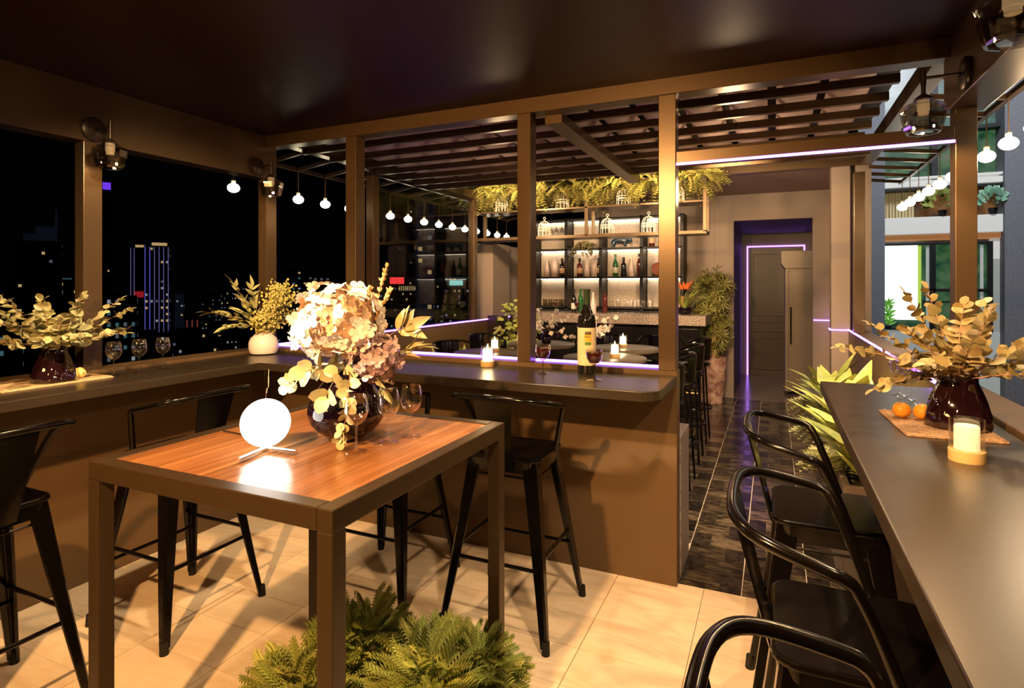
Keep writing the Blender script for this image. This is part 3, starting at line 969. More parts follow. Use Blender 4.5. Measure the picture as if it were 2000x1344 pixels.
def curve_pts(p, d, L, droop, n=8, wob=.0, rng=R):
    p, d = Vector(p), Vector(d).normalized()
    out = [p.copy()]
    for i in range(1, n + 1):
        d = (d + Vector((rng.uniform(-wob, wob), rng.uniform(-wob, wob), rng.uniform(-wob, wob) - droop / n))).normalized()
        p = p + d * L / n
        out.append(p.copy())
    return out


def branch(root, pts, r, mat, leaf_me, t0=.25, pairs=6, size=(1, .6), spread=.9, name='branch', leafname='leaf', up=(0, 0, 1), jit=.35, tip=True, rng=R):
    b = MB().tube(pts, [r * (1 - .75 * i / (len(pts) - 1)) for i in range(len(pts))], 6).build(name, mat, root)
    n = len(pts) - 1
    for k in range(pairs):
        t = t0 + (1 - t0) * (k + .3 * rng.random()) / max(1, pairs - .4)
        t = min(t, .985)
        i = min(int(t * n), n - 1)
        q = pts[i].lerp(pts[i + 1], t * n - i)
        tan = (pts[i + 1] - pts[i]).normalized()
        sd = tan.cross(Vector(up))
        if sd.length < .1: sd = tan.orthogonal()
        sd.normalize()
        sc_ = size[0] + (size[1] - size[0]) * t
        for s_ in (-1, 1):
            d_ = tan * (1.1 - spread * .6) + sd * s_ * spread + Vector((rng.uniform(-jit, jit), rng.uniform(-jit, jit), rng.uniform(-jit, jit) + .15))
            nn = Vector(up) * .6 + Vector((rng.gauss(0, .75), rng.gauss(0, .75), rng.gauss(0, .35)))
            put(leafname, leaf_me[rng.randrange(len(leaf_me))] if isinstance(leaf_me, list) else leaf_me, b, frame(q, d_, nn, sc_ * rng.uniform(.8, 1.15)))
    if tip:
        lm = leaf_me[0] if isinstance(leaf_me, list) else leaf_me
        put(leafname, lm, b, frame(pts[-1], pts[-1] - pts[-2], up, size[1]))
    return b


def eucalyptus(label, loc, mat, stem, seed, dirs, neck=.15, leafL=.045, pairs=8):
    rng = random.Random(seed)
    t = thing('eucalyptus_bouquet', label, 'bouquet', loc)
    lm = [leaf_mesh('leaf', mat, leafL, leafL * w_, 'round', f_, c_) for w_, f_, c_ in ((.8, .2, .15), (.95, .1, .3), (.7, .35, .05))]
    for (az, el, L, dr) in dirs:
        d_ = Vector((math.cos(rad(az)) * math.cos(rad(el)), math.sin(rad(az)) * math.cos(rad(el)), math.sin(rad(el))))
        s0 = Vector((d_.x, d_.y, 0)) * .02
        base = Vector((-d_.x * .02, -d_.y * .02, .03))
        pts = [base] + curve_pts(Vector((s0.x, s0.y, neck)), d_, L, dr, 8, .05, rng)
        branch(t, pts, .0035, stem, lm, .28, pairs, (1.05, .55), .95, rng=rng)
    return t


eucalyptus('golden round leaved eucalyptus bunch in the ribbed vase on the right counter', (.526, 2.22, 1.0555), LEAF_GOLD, STEM_P, 5,
           [(200, 22, .34, .35), (165, 38, .27, .2), (220, 50, .24, .3), (150, 62, .30, -.1), (110, 70, .30, 0), (20, 30, .33, .3), (350, 45, .30, .2), (60, 55, .30, .1), (330, 20, .30, .2), (270, 50, .20, .3), (185, 10, .22, .6), (300, 66, .24, .1), (75, 80, .24, .05), (240, 30, .22, .4), (30, 14, .28, .3)], leafL=.058, pairs=10)
eucalyptus('pale yellow green eucalyptus bunch in the ribbed vase on the left worktop', (-3.03, 1.565, 1.0525), LEAF_EU, STEM_P, 9,
           [(90, 35, .36, .3), (100, 22, .38, .3), (75, 48, .34, .2), (110, 60, .28, .1), (270, 40, .36, .3), (255, 25, .36, .3), (285, 52, .34, .2), (300, 66, .26, .1), (0, 30, .22, .5), (40, 25, .28, .4), (320, 25, .28, .4), (180, 60, .22, .2), (60, 70, .26, .1), (230, 45, .3, .2), (20, 55, .2, .3), (340, 50, .22, .3)], leafL=.064, pairs=10)

# white vase: leafy spray and yellow filler flowers
rng = random.Random(21)
t = thing('olive_spray', 'olive green leafy spray leaning left from the round white vase', 'branch', (-3.03, 2.77, 1.047), group='stems in the round white vase')
ol = [leaf_mesh('leaf', LEAF_OL2, .115, .036, 'lance', .3, .15), leaf_mesh('leaf', LEAF_OL2, .10, .04, 'lance', .2, .3)]
for az, el, L, dr in ((250, 30, .34, .35), (262, 18, .26, .3), (230, 62, .34, .1), (205, 70, .28, 0), (275, 45, .22, .2)):
    d_ = Vector((math.cos(rad(az)) * math.cos(rad(el)), math.sin(rad(az)) * math.cos(rad(el)), math.sin(rad(el))))
    pts = [Vector((0, 0, .06))] + curve_pts((d_.x * .01, d_.y * .01, .165), d_, L, dr, 8, .06, rng)
    branch(t, pts, .003, STEM, ol, .42, 6, (1, .75), .75, rng=rng)
gyp = thing('filler_flower', 'fluffy yellow filler flowers in the round white vase', 'flower', (-3.03, 2.77, 1.047), group='stems in the round white vase')
dot = MB().ball((0, 0, 0), .0055, 6, 4).mesh('bud', GYPS)
for (az, el, L) in ((60, 55, .27), (95, 48, .24), (30, 66, .30), (80, 28, .20), (300, 40, .14), (110, 62, .3), (0, 60, .22)):
    d_ = Vector((math.cos(rad(az)) * math.cos(rad(el)), math.sin(rad(az)) * math.cos(rad(el)), math.sin(rad(el))))
    pts = [Vector((0, 0, .06))] + curve_pts((d_.x * .01, d_.y * .01, .165), d_, L, .15, 6, .05, rng)
    b = MB().tube(pts, .002, 5).build('stalk', STEM, gyp)
    mb = MB()
    tw = MB()
    for q in range(260):
        i = rng.randint(2, len(pts) - 1)
        c = pts[i] + Vector((rng.gauss(0, .026), rng.gauss(0, .026), rng.gauss(0, .022)))
        mb.ball(c, rng.uniform(.005, .0095), 5, 4)
        if q % 5 == 0: tw.tube([pts[i], c], .0008, 3)
    o = mb.build('blossom', GYPS, b); o['kind'] = 'stuff'
    tw.build('twigs', STEM, b)['kind'] = 'stuff'

# hydrangea heads in the teardrop vase
def floret_mesh(name, mat, s):
    m = MB()
    for k in range(4):
        a = k * PI / 2
        ca_, sa_ = math.cos(a), math.sin(a)
        pr = [(0, .08, .0), (.34, .32, .06), (.46, .62, .13), (.30, .92, .10), (0, 1.0, .06), (-.30, .92, .10), (-.46, .62, .13), (-.34, .32, .06), (0, .55, .02)]
        vs = [((x * ca_ - y * sa_) * s, (x * sa_ + y * ca_) * s, z * s) for x, y, z in pr]
        m.add(vs, [(8, i, (i + 1) % 8) for i in range(8)], 0, True)
    m.ball((0, 0, .02 * s), .1 * s, 6, 4)
    return m.mesh(name, mat)


def hydrangea(label, loc, c, rx, ry, rz_, n, mats, s, stem0, lumps=()):
    t = thing('hydrangea', label, 'flower', loc, group='hydrangea heads in the teardrop vase')
    c = Vector(c)
    MB().tube(spline([stem0, Vector(stem0).lerp(c, .5) + Vector((0, 0, .01)), c], 4), .005, 6).build('stalk', STEM, t)
    core = MB().ball(c, 1, 18, 12, sx=rx * .74, sy=ry * .74, sz=rz_ * .74).build('core', PETAL_T if mats[0] is PETAL else PETAL_M, t)
    me = [floret_mesh('floret', m_, s) for m_ in mats]
    g = PI * (3 - math.sqrt(5))
    for i in range(n):
        z = 1 - 2 * (i + .5) / n
        r = math.sqrt(1 - z * z)
        d_ = Vector((r * math.cos(g * i), r * math.sin(g * i), z)) + Vector((R.gauss(0, .06), R.gauss(0, .06), R.gauss(0, .06)))
        d_.normalize()
        k = R.uniform(.84, 1.06) * (1 + .06 * math.sin(5 * d_.x + 3) * math.cos(6 * d_.z))
        p = c + Vector((d_.x * rx * k, d_.y * ry * k, d_.z * rz_ * k))
        nn = Vector((d_.x / rx, d_.y / ry, d_.z / rz_)).normalized() + Vector((R.gauss(0, .25), R.gauss(0, .25), R.gauss(0, .25)))
        up_ = Vector((R.gauss(0, 1), R.gauss(0, 1), R.gauss(0, 1)))
        if k < .93 and R.random() < .7 and len(me) > 1: mm = me[1]
        else: mm = me[0] if R.random() < .9 or len(me) < 2 else me[1]
        put('floret', mm, t, frame(p, up_ - nn * up_.dot(nn), nn, R.uniform(.85, 1.2)))
    return t


VL = (-1.271, 1.50, 1.0)
hydrangea('large cream hydrangea head with tan centres', VL, (-.04, .01, .375), .150, .150, .130, 190, [PETAL, PETAL_T], .024, (0, 0, .15))
hydrangea('smaller mauve hydrangea head hanging right of the cream one', VL, (.075, .05, .262), .085, .085, .085, 95, [PETAL_M, PETAL_M], .022, (0, 0, .15))
rng = random.Random(33)
pe = [leaf_mesh('leaf', LEAF_PALE, .066, .056, 'round', .12, .15), leaf_mesh('leaf', LEAF_PALE, .06, .056, 'round', .2, .3)]
t = thing('eucalyptus_spray', 'pale round leaved eucalyptus spray hanging left of the teardrop vase', 'branch', VL, group='sprays in the teardrop vase')
RT = Vector((.9113, .4117, 0)); FW = Vector((-.4117, .9113, 0))
for (pl, np_, sz) in (([(0, 0, .15), (0, 0, .215), -RT * .07 - FW * .08 + Vector((0, 0, .245)), -RT * .12 - FW * .1 + Vector((0, 0, .215)), -RT * .155 - FW * .1 + Vector((0, 0, .185))], 6, (.8, .55)),
                      ([(0, 0, .15), (0, 0, .22), -RT * .05 - FW * .09 + Vector((0, 0, .24)), -RT * .09 - FW * .12 + Vector((0, 0, .235))], 3, (1, .8)),
                      ([(0, 0, .15), (0, 0, .22), -RT * .0 - FW * .09 + Vector((0, 0, .225)), -RT * .025 - FW * .135 + Vector((0, 0, .16))], 3, (.95, .8))):
    branch(t, spline(pl, 4), .003, STEM, pe, .45, np_, sz, .8, rng=rng, up=-FW)
t = thing('eucalyptus_spray', 'pale eucalyptus strand trailing down the front of the teardrop vase', 'branch', VL, group='sprays in the teardrop vase')
pl = [Vector((0, 0, .15)), Vector((0, 0, .215)), RT * .03 - FW * .07 + Vector((0, 0, .215)), RT * .038 - FW * .115 + Vector((0, 0, .17)), RT * .042 - FW * .142 + Vector((0, 0, .11)), RT * .030 - FW * .150 + Vector((0, 0, .06)), RT * .026 - FW * .152 + Vector((0, 0, .03))]
branch(t, spline(pl, 4), .0025, STEM, pe, .40, 9, (.72, .45), .55, rng=rng, up=-FW, jit=.25)
t = thing('olive_branch', 'olive branch with long leaves right of the hydrangea', 'branch', VL, group='sprays in the teardrop vase')
o2 = [leaf_mesh('leaf', LEAF_OLIVE, .095, .026, 'lance', .25, .2), leaf_mesh('leaf', LEAF_OLIVE, .105, .016, 'lance', .2, .3)]
o3 = [leaf_mesh('leaf', LEAF_GOLD, .09, .04, 'lance', .3, .15)]
branch(t, spline([(0, 0, .15), (0, 0, .22), RT * .13 + FW * .06 + Vector((0, 0, .33)), RT * .19 + FW * .06 + Vector((0, 0, .36))], 4), .003, STEM, o3, .75, 3, (1, .9), .75, rng=rng, up=-FW)
branch(t, spline([(0, 0, .15), (0, 0, .22), RT * .12 + FW * .05 + Vector((0, 0, .265)), RT * .21 + FW * .05 + Vector((0, 0, .285))], 4), .003, STEM, o2, .7, 4, (1, .9), .5, rng=rng)
branch(t, spline([(0, 0, .15), (0, 0, .22), RT * .08 - FW * .02 + Vector((0, 0, .21)), RT * .13 - FW * .03 + Vector((0, 0, .15))], 4), .003, STEM, o2, .6, 4, (.8, .7), .45, rng=rng, jit=.2)
t = thing('dried_grass', 'dried grass plume standing above the hydrangea', 'grass stem', VL, group='sprays in the teardrop vase')
for k, (pl, h_) in enumerate((([(0, 0, .15), (.02, .02, .25), RT * .085 + FW * .06 + Vector((0, 0, .45)), RT * .115 + FW * .06 + Vector((0, 0, .555))], 1), ([(0, 0, .15), (.02, .02, .25), RT * .05 + FW * .06 + Vector((0, 0, .40)), RT * .06 + FW * .05 + Vector((0, 0, .48))], .7), ([(0, 0, .15), (.02, .02, .25), RT * .09 + FW * .05 + Vector((0, 0, .40)), RT * .13 + FW * .05 + Vector((0, 0, .475))], .7))):
    pts = spline(pl, 6)
    b = MB().tube(pts, .0018, 5).build('stalk', STEM, t)
    mb = MB()
    n0 = int(len(pts) * .58)
    for i in range(n0, len(pts)):
        for q in range(6):
            d_ = (pts[i] - pts[i - 1]).normalized() + Vector((rng.gauss(0, .5), rng.gauss(0, .5), .3))
            d_.normalize()
            a = pts[i] + d_ * .002
            mb.tube([a, a + d_ * .010, a + d_ * .018], [.001, .0042, .0006], 5)
    mb.build('seed_head', PLUME, b)['kind'] = 'stuff'

# ================================================================== WALL LAMPS
def make_sconce():
    s = thing('wall_lamp', '', 'wall lamp')
    def lx(prof, n=24):  # lathe along +x
        m = MB().lathe(prof, n=n)
        m.v = [(z, y, x) for x, y, z in m.v]
        return m
    lx([(.0, 0), (.060, 0), (.062, .004), (.062, .014), (.055, .019), (.0, .019)]).build('wall_plate', BRONZE_D, s)
    MB().tube([(.015, 0, .0), (.14, 0, .0)], .0065, 10).tube([(.14, 0, -.028), (.14, 0, .030)], .0095, 12).build('arm', BRONZE_D, s)
    MB().tube([(.14, 0, -.02), (.14, 0, -.075)], .008, 10).lathe([(.010, -.062), (.030, -.078), (.034, -.086), (.0, -.086)], (.14, 0, 0), 20).build('cap', BRONZE_D, s)
    MB().lathe([(.021, -.088), (.021, -.125), (.018, -.128), (.018, -.142), (.0, -.142)], (.14, 0, 0), 16).build('socket', SOCKET, s)
    MB().lathe([(.034, -.088), (.070, -.106), (.0795, -.122), (.0745, -.155), (.062, -.205), (.058, -.212), (.051, -.212), (.055, -.204), (.067, -.155), (.071, -.124), (.064, -.112), (.032, -.096)], (.14, 0, 0), 9, smooth=False, twist=.0, cap=False).build('shade', GLASS_SM, s)
    MB().lathe([(.048, -.150), (.043, -.196), (.035, -.210), (.0, -.212)], (.14, 0, 0), 7, smooth=False, cap=False).build('crystal', GLASS_SM, s)
    light('SPOT', 'lamp_light', (.14, 0, -.165), 8, WARM2, .007, (.14, 0, -1), 165, .3, parent=s)
    return s


sl = make_sconce()
for i, (x, y, rz, lab) in enumerate(((XL, 1.83, 0, 'bronze wall lamp with crystal shade on the left beam, nearer the viewer'),
                                     (XL, 2.86, 0, 'bronze wall lamp with crystal shade in the far left corner'),
                                     (XR, 2.70, 180, 'bronze wall lamp with crystal shade on the right beam over the bouquet'),
                                     (XR, 1.78, 180, 'bronze wall lamp with crystal shade cut by the top right corner'),
                                     (XR, .86, 180, 'bronze wall lamp with crystal shade on the right beam outside the view'))):
    o = sl if i == 0 else dup(sl, (0, 0, 0))
    o.location = (x, y, 2.30)
    if x > 0:
        for c_ in o.children:
            if c_.type == 'LIGHT':
                if i == 2:
                    strong = c_.data.copy(); strong.energy = 70
                c_.data = strong
    o.rotation_euler = (0, 0, rad(rz))
    tag(o, lab, 'wall lamp', 'crystal wall lamps')

# ================================================================== FERN BUSHES UNDER THE TABLE
def frond_mesh(name, mat, L, W, n=9, curl=.35, lw_=.16):
    m = MB()
    def pt(t): return Vector((0, L * t * (1 - .12 * t), -curl * L * t * t))
    m.tube([pt(i / 5) for i in range(6)], [.0016 * (1 - .8 * i / 5) for i in range(6)], 3)
    for i in range(n):
        t = .18 + .8 * i / (n - 1)
        l = W / 2 * math.sin(PI * (.22 + .74 * (1 - t) ** .8)) + .1 * W
        p = pt(t)
        for s_ in (-1, 1):
            d_ = Vector((s_ * .8, .62, -.08)).normalized()
            q = p + d_ * l
            sd = Vector((-d_.y, d_.x, 0)) * l * lw_
            m.add([p, p + d_ * l * .5 + sd + Vector((0, 0, .012 * l / W)), q + Vector((0, 0, -.08 * l)), p + d_ * l * .5 - sd], [(0, 1, 2, 3)])
            for u in (.35, .6):
                for s2 in (-1, 1):
                    a = p + d_ * l * u
                    e = a + (d_ * .55 + Vector((-d_.y, d_.x, 0)) * s2 * .8).normalized() * l * .42
                    k = (e - a).cross(Vector((0, 0, 1))) * .16
                    m.add([a, a.lerp(e, .5) + k, e, a.lerp(e, .5) - k], [(0, 1, 2, 3)])
    return m.mesh(name, mat)


fr = [frond_mesh('frond', FROND, .155, .095, 10, .35, .11), frond_mesh('frond', FROND, .135, .09, 9, .5, .11), frond_mesh('frond', GRASSY, .13, .07, 11, .15, .07)]
def bush(label, loc, r, h, n, seed, which):
    rng = random.Random(seed)
    t = thing('fern_bush', label, 'plant', loc, group='fern bushes on the floor')
    MB().lathe([(r * .45, 0), (r * .5, .02), (r * .3, .05), (0, .055)], n=14).build('soil', SOIL, t)
    g = PI * (3 - math.sqrt(5))
    for i in range(n):
        z = .02 + .98 * (i + .5) / n
        rr = math.sqrt(max(0, 1 - z * z))
        d_ = Vector((rr * math.cos(g * i), rr * math.sin(g * i), z * .9 + .12)) + Vector((rng.gauss(0, .15), rng.gauss(0, .15), rng.gauss(0, .12)))
        d_.normalize()
        k = rng.uniform(.35, .72)
        p = Vector((d_.x * r * k, d_.y * r * k, .04 + d_.z * h * k))
        me = fr[which[rng.randrange(len(which))]]
        out_ = Vector((d_.x, d_.y, d_.z * .9))
        nn = Vector((-d_.x * d_.z, -d_.y * d_.z, rr + .3)) + Vector((rng.gauss(0, .3), rng.gauss(0, .3), rng.gauss(0, .2)))
        put('frond', me, t, frame(p, out_, nn, rng.uniform(.85, 1.25) * (r / .22)))
    return t
bush('dense feathery green bush behind the front table leg', (-1.40, 1.72, 0), .19, .29, 300, 1, (2, 2, 1))
bush('lacy yellow green fern at the bottom left under the table', (-1.41, 1.43, 0), .18, .22, 210, 2, (0, 1))
bush('lacy fern in the bottom middle under the table', (-1.06, 1.64, 0), .20, .24, 210, 3, (0, 1, 0))
bush('lacy fern beside the rear right table leg', (-.94, 1.80, 0), .135, .25, 160, 4, (0, 1))
# ================================================================== BAR CONTENTS
GB = P('green_bottle_glass', (.03, .20, .05), .05, 0, .6, trans=.3, coat=1)
RB_ = P('red_bottle_glass', (.10, .015, .012), .06, 0, .6, coat=1)
WB = P('white_bottle', (.85, .70, .66), .3)
TAN_L = P('tan_label', (.75, .5, .3), .6)
WH_L = P('white_label', (.85, .82, .74), .6)
def bottle(kind, glass, label=None):
    b = thing('bottle', '', 'bottle')
    pr = {'wine': [(.034, 0), (.036, .005), (.036, .17), (.031, .20), (.016, .235), (.0135, .25), (.0135, .30), (.0155, .302), (.0155, .31), (.0, .311)],
          'wide': [(.048, 0), (.05, .006), (.05, .20), (.044, .22), (.018, .235), (.016, .27), (.019, .272), (.019, .29), (.0, .291)],
          'liquor': [(.037, 0), (.039, .005), (.039, .15), (.034, .175), (.015, .195), (.014, .24), (.017, .242), (.017, .265), (.0, .266)],
          'cone': [(.040, 0), (.042, .006), (.040, .10), (.022, .18), (.013, .22), (.012, .255), (.014, .257), (.014, .27), (.0, .271)]}[kind]
    MB().lathe(pr, n=18).build('body', glass, b)
    r = max(p[0] for p in pr)
    if label:
        MB().lathe([(r + .0005, .05), (r + .001, .052), (r + .001, .125), (r + .0005, .127)], n=18, cap=False).build('label', label, b)
    h = pr[-1][1]
    if glass not in (WB,):
        MB().lathe([(pr[-2][0] + .0008, h - .045), (pr[-2][0] + .001, h + .001), (0, h + .002)], n=14, cap=False).build('cap', BLACKM if glass is not GB else GB, b)
    return b
protos = {}
def place_bottle(kind, glass, lab_m, loc, lab, group):
    key = (kind, glass.name, lab_m.name if lab_m else None)
    if key in protos: o = dup(protos[key], loc, R.uniform(0, 6))
    else:
        o = protos[key] = bottle(kind, glass, lab_m)
        o.location = loc
    tag(o, lab, 'bottle', group)
Z1, Z2, Z0 = 1.612, 2.012, 1.192
GR = 'bottles on the middle shelf'
for x, k, g, l, lab in ((-3.02, 'cone', WB, None, 'white cone bottle leftmost on the middle shelf'),
                        (-2.90, 'wide', WB, None, 'wide white bottle second from the left on the middle shelf'),
                        (-2.785, 'liquor', BOT_D, TAN_L, 'dark bottle with tan label left of the first inner upright'),
                        (-2.645 - .09, 'wine', RB_, TAN_L, 'tall red brown bottle touching the first inner upright'),
                        (-2.52, 'liquor', RB_, TAN_L, 'dark tan labelled bottle just right of the first inner upright'),
                        (-2.41, 'cone', WB, None, 'white cone bottle in the second bay of the middle shelf'),
                        (-2.30, 'wide', WB, None, 'wide white bottle in the second bay of the middle shelf'),
                        (-2.235, 'liquor', BOT_D, TAN_L, 'dark tan labelled bottle left of the middle upright'),
                        (-2.00, 'wine', GB, WH_L, 'green bottle with white label in the third bay'),
                        (-1.885, 'liquor', BOT_D, None, 'plain black bottle in the third bay'),
                        (-1.775, 'cone', WB, None, 'pale pink white bottle in the third bay'),
                        (-1.67, 'wine', RB_, None, 'dark red bottle in the third bay by its right upright')):
    place_bottle(k, g, l, (x, 7.93, Z1), lab, GR)
for x, lab in ((-1.50, 'pinkish bottle left on the upper shelf of the right bay'), (-1.20, 'pinkish bottle right on the upper shelf of the right bay')):
    place_bottle('liquor', RB_, TAN_L, (x, 7.93, Z2), lab, 'bottles on the upper shelf')
t = thing('round_plate', 'round rust red plate standing on the middle shelf', 'plate', (-1.42, 7.95, Z1))
m = MB().lathe([(.0, .01), (.06, .0), (.088, .012), (.086, .016), (.06, .008), (.0, .014)], n=24)
m.v = [(x, -z, y + .1) for x, y, z in m.v]
m.build('disc', P('rust_glaze', (.40, .09, .04), .4), t)
MB().box(-.07, -.05, 0, .07, .04, .012).bar((-.03, 0, .012), (-.03, .03, .05), .01, .01).bar((.03, 0, .012), (.03, .03, .05), .01, .01).build('stand', BLACKM, t)
place_bottle('wine', BOT_D, WH_L, (-2.40, 7.30, 1.13), 'dark wine bottle with big white label on the granite counter', 'bottles on the granite counter')
place_bottle('wine', GB, None, (-2.345, 7.42, 1.13), 'green bottle behind the white labelled one on the granite counter', 'bottles on the granite counter')
place_bottle('cone', WB, None, (-2.13, 7.28, 1.13), 'white bottle on the granite counter behind the tall wine bottle', 'bottles on the granite counter')
place_bottle('wine', RB_, None, (-2.02, 7.45, 1.13), 'brown bottle on the granite counter right of the white one', 'bottles on the granite counter')
for k in range(6):
    dup(gl0, (-1.90 + .098 * k, 7.33, 1.13), 0, 'wine glass in the front row on the granite counter, %s from the left' % ordn[k], 'front row of glasses on the granite counter')
for k in range(4):
    dup(gl0, (-1.86 + .092 * k, 7.50, 1.13), 0, 'wine glass in the rear row on the granite counter, %s from the left' % ordn[k], 'rear row of glasses on the granite counter')
dup(gb, (-2.66, 7.3, 1.13), 0, 'goblet of red wine at the left of the granite counter', 'goblets on the granite counter')
dup(gb, (-2.335, 7.24, 1.13), 0, 'goblet of red wine in front of the white labelled bottle', 'goblets on the granite counter')
tum = thing('tumbler', '', 'glass')
MB().lathe([(.030, 0), (.033, .004), (.037, .095), (.034, .095), (.030, .008), (.0, .008)], n=16).build('cup', GLASS_SM, tum)
tum.location = (-3.05, 7.93, Z0)
tag(tum, 'small tumbler on the lowest shelf of the left bay, first from the left', 'glass', 'tumblers on the lowest shelf')
for k in range(1, 5): dup(tum, (-3.05 + .082 * k, 7.93, Z0), 0, 'small tumbler on the lowest shelf of the left bay, %s from the left' % ordn[k])
dup(gl0, (-1.38, 7.93, Z0), 0, 'wine glass on the lowest shelf of the right bay', 'glasses on the lowest shelf')
hg = thing('hanging_glass', '', 'wine glass')
MB().lathe([(.03, 0), (.029, -.003), (.003, -.008), (.0028, -.06), (.02, -.075), (.033, -.11), (.030, -.15)], n=16, cap=False).build('bowl', GLASS_SM, hg)
MB().box(-.035, -.03, .0, .035, .03, .006).build('hook', BLACKM, hg)
hg.location = (-3.05, 7.95, 2.40)
tag(hg, 'glass hanging upside down in the top left bay, first from the left', 'wine glass', 'glasses hanging in the top left bay')
for k in range(1, 4): dup(hg, (-3.05 + .085 * k, 7.95, 2.40), 0, 'glass hanging upside down in the top left bay, %s from the left' % ordn[k])

# animal figurine on the upper shelf
me = bpy.data.meshes.new('bull_figurine')
V_ = [(0, 0, .11), (.075, 0, .115), (.13, 0, .10), (.165, 0, .07), (-.07, 0, .115), (-.09, .03, .05), (-.09, .03, .006), (-.09, -.03, .05), (-.09, -.03, .006), (.07, .03, .05), (.07, .03, .006), (.07, -.03, .05), (.07, -.03, .006), (-.115, 0, .10), (-.13, 0, .05), (.14, .03, .125), (.14, -.03, .125)]
E_ = [(0, 1), (1, 2), (2, 3), (0, 4), (4, 5), (5, 6), (4, 7), (7, 8), (1, 9), (9, 10), (1, 11), (11, 12), (4, 13), (13, 14), (2, 15), (2, 16)]
me.from_pydata(V_, E_, [])
fig = bpy.data.objects.new('bull_figurine', me)
C.objects.link(fig)
me.materials.append(P('blue_glaze', (.03, .07, .13), .25, 0, .6, coat=.6))
sk_ = fig.modifiers.new('skin', 'SKIN')
for i, r in enumerate([.042, .046, .030, .020, .040, .018, .014, .018, .014, .018, .014, .018, .014, .008, .005, .007, .007]):
    me.skin_vertices[0].data[i].radius = (r, r)
me.skin_vertices[0].data[0].use_root = True
ss_ = fig.modifiers.new('sub', 'SUBSURF'); ss_.levels = 2; ss_.render_levels = 2
fig.location = (-1.93, 7.92, Z2 + .008)
tag(fig, 'dark blue glazed animal figurine on the upper shelf', 'figurine')

# trailing plant on the upper shelf
t = thing('trailing_plant', 'trailing leafy plant hanging over the upper shelf edge', 'plant', (-2.43, 7.92, Z2))
MB().lathe([(.045, 0), (.06, .07), (.055, .07), (.04, .01), (0, .01)], n=16).build('pot', BLACKM, t)
rng = random.Random(4)
iv = [leaf_mesh('leaf', LEAF_EU, .06, .045, 'round', .2, .2), leaf_mesh('leaf', LEAF_OLIVE, .05, .04, 'round', .3, .2)]
for k in range(12):
    az = rng.uniform(190, 350)
    d_ = Vector((math.cos(rad(az)) * 1.2, math.sin(rad(az)) * .6, .4))
    branch(t, curve_pts((0, 0, .07), d_, rng.uniform(.18, .36), 2.4, 8, .1, rng), .002, STEM, iv, .2, 6, (1, .7), .8, rng=rng)

# wire cages on the rack
cg = thing('wire_cage', '', 'lantern')
m = MB()
def circ(r, z, n=18): return [(r * math.cos(2 * PI * i / n), r * math.sin(2 * PI * i / n), z) for i in range(n)]
for r, z in ((.075, .004), (.075, .075), (.078, .105)):
    m.tube(circ(r, z), .004, 5, closed=True)
m.build('ring', CAGE, cg)
m = MB()
for i in range(12):
    a = 2 * PI * i / 12
    pts = [(.075 * math.cos(a), .075 * math.sin(a), z) for z in (.004, .1)] + [(.075 * math.cos(a) * math.cos(rad(q)), .075 * math.sin(a) * math.cos(rad(q)), .1 + .085 * math.sin(rad(q))) for q in (25, 50, 75, 89)]
    m.tube(pts, .0026, 5)
m.build('wire', CAGE, cg)
MB().tube([(0, 0, .184), (0, 0, .205)], .005, 6).tube([(.014 * math.cos(a), 0, .218 + .014 * math.sin(a)) for a in [i * PI / 5 for i in range(10)]], .0025, 5, closed=True).build('hook', CAGE, cg)
MB().lathe([(.073, .0), (.073, .006), (.0, .006)], n=18).build('floor', BLACKM, cg)
for i, (x, z, lab) in enumerate(((-2.43, 2.055, 'white wire cage on the lower rack deck, leftmost'), (-1.68, 2.055, 'white wire cage on the lower rack deck, middle'), (-1.225, 2.055, 'white wire cage on the lower rack deck, rightmost'),
                                 (-2.21, 2.365, 'white wire cage on the upper rack deck, leftmost'), (-1.50, 2.365, 'white wire cage on the upper rack deck, second from the right'), (-.93, 2.365, 'white wire cage on the upper rack deck by the rack end'), (-2.98, 2.365, 'white wire cage on the upper rack deck beneath the first fern'))):
    o = cg if i == 0 else dup(cg, (0, 0, 0))
    o.location = (x, 6.30, z)
    tag(o, lab, 'lantern', 'white wire cages on the rack')

# hanging ferns along the rack
fh = [frond_mesh('frond', FROND_H, .30, .085, 11, .75, .3), frond_mesh('frond', FROND_H, .24, .08, 10, .95, .3), frond_mesh('frond', FROND_H, .36, .08, 12, .6, .3)]
fern0 = None
for i, (x, s_) in enumerate(((-3.20, 1), (-2.92, .95), (-2.60, .95), (-2.32, 1.05), (-2.05, 1.0), (-1.80, 1.0), (-1.55, 1.0), (-1.16, 1.05), (-.84, 1.1), (-.66, .7))):
    rng = random.Random(50 + i)
    t = thing('hanging_fern', 'drooping yellow green fern on the hanging rack, %s from the left' % ordn[i], 'fern', (x, 6.20, 2.55), rng.uniform(0, 6), 'ferns along the hanging rack')
    MB().lathe([(.05, 0), (.065, .05), (.06, .05), (0, .045)], n=12).build('pot', BLACKM, t)
    for k in range(66):
        a = 2.4 * k
        el = rng.uniform(-.3, .95)
        d_ = Vector((math.cos(a), math.sin(a), el)).normalized()
        nn = Vector((-d_.x * d_.z, -d_.y * d_.z, 1)) + Vector((rng.gauss(0, .3), rng.gauss(0, .3), 0))
        put('frond', fh[k % 3], t, frame((.03 * math.cos(a), .03 * math.sin(a), .05), d_, nn, s_ * rng.uniform(.7, 1.05)))
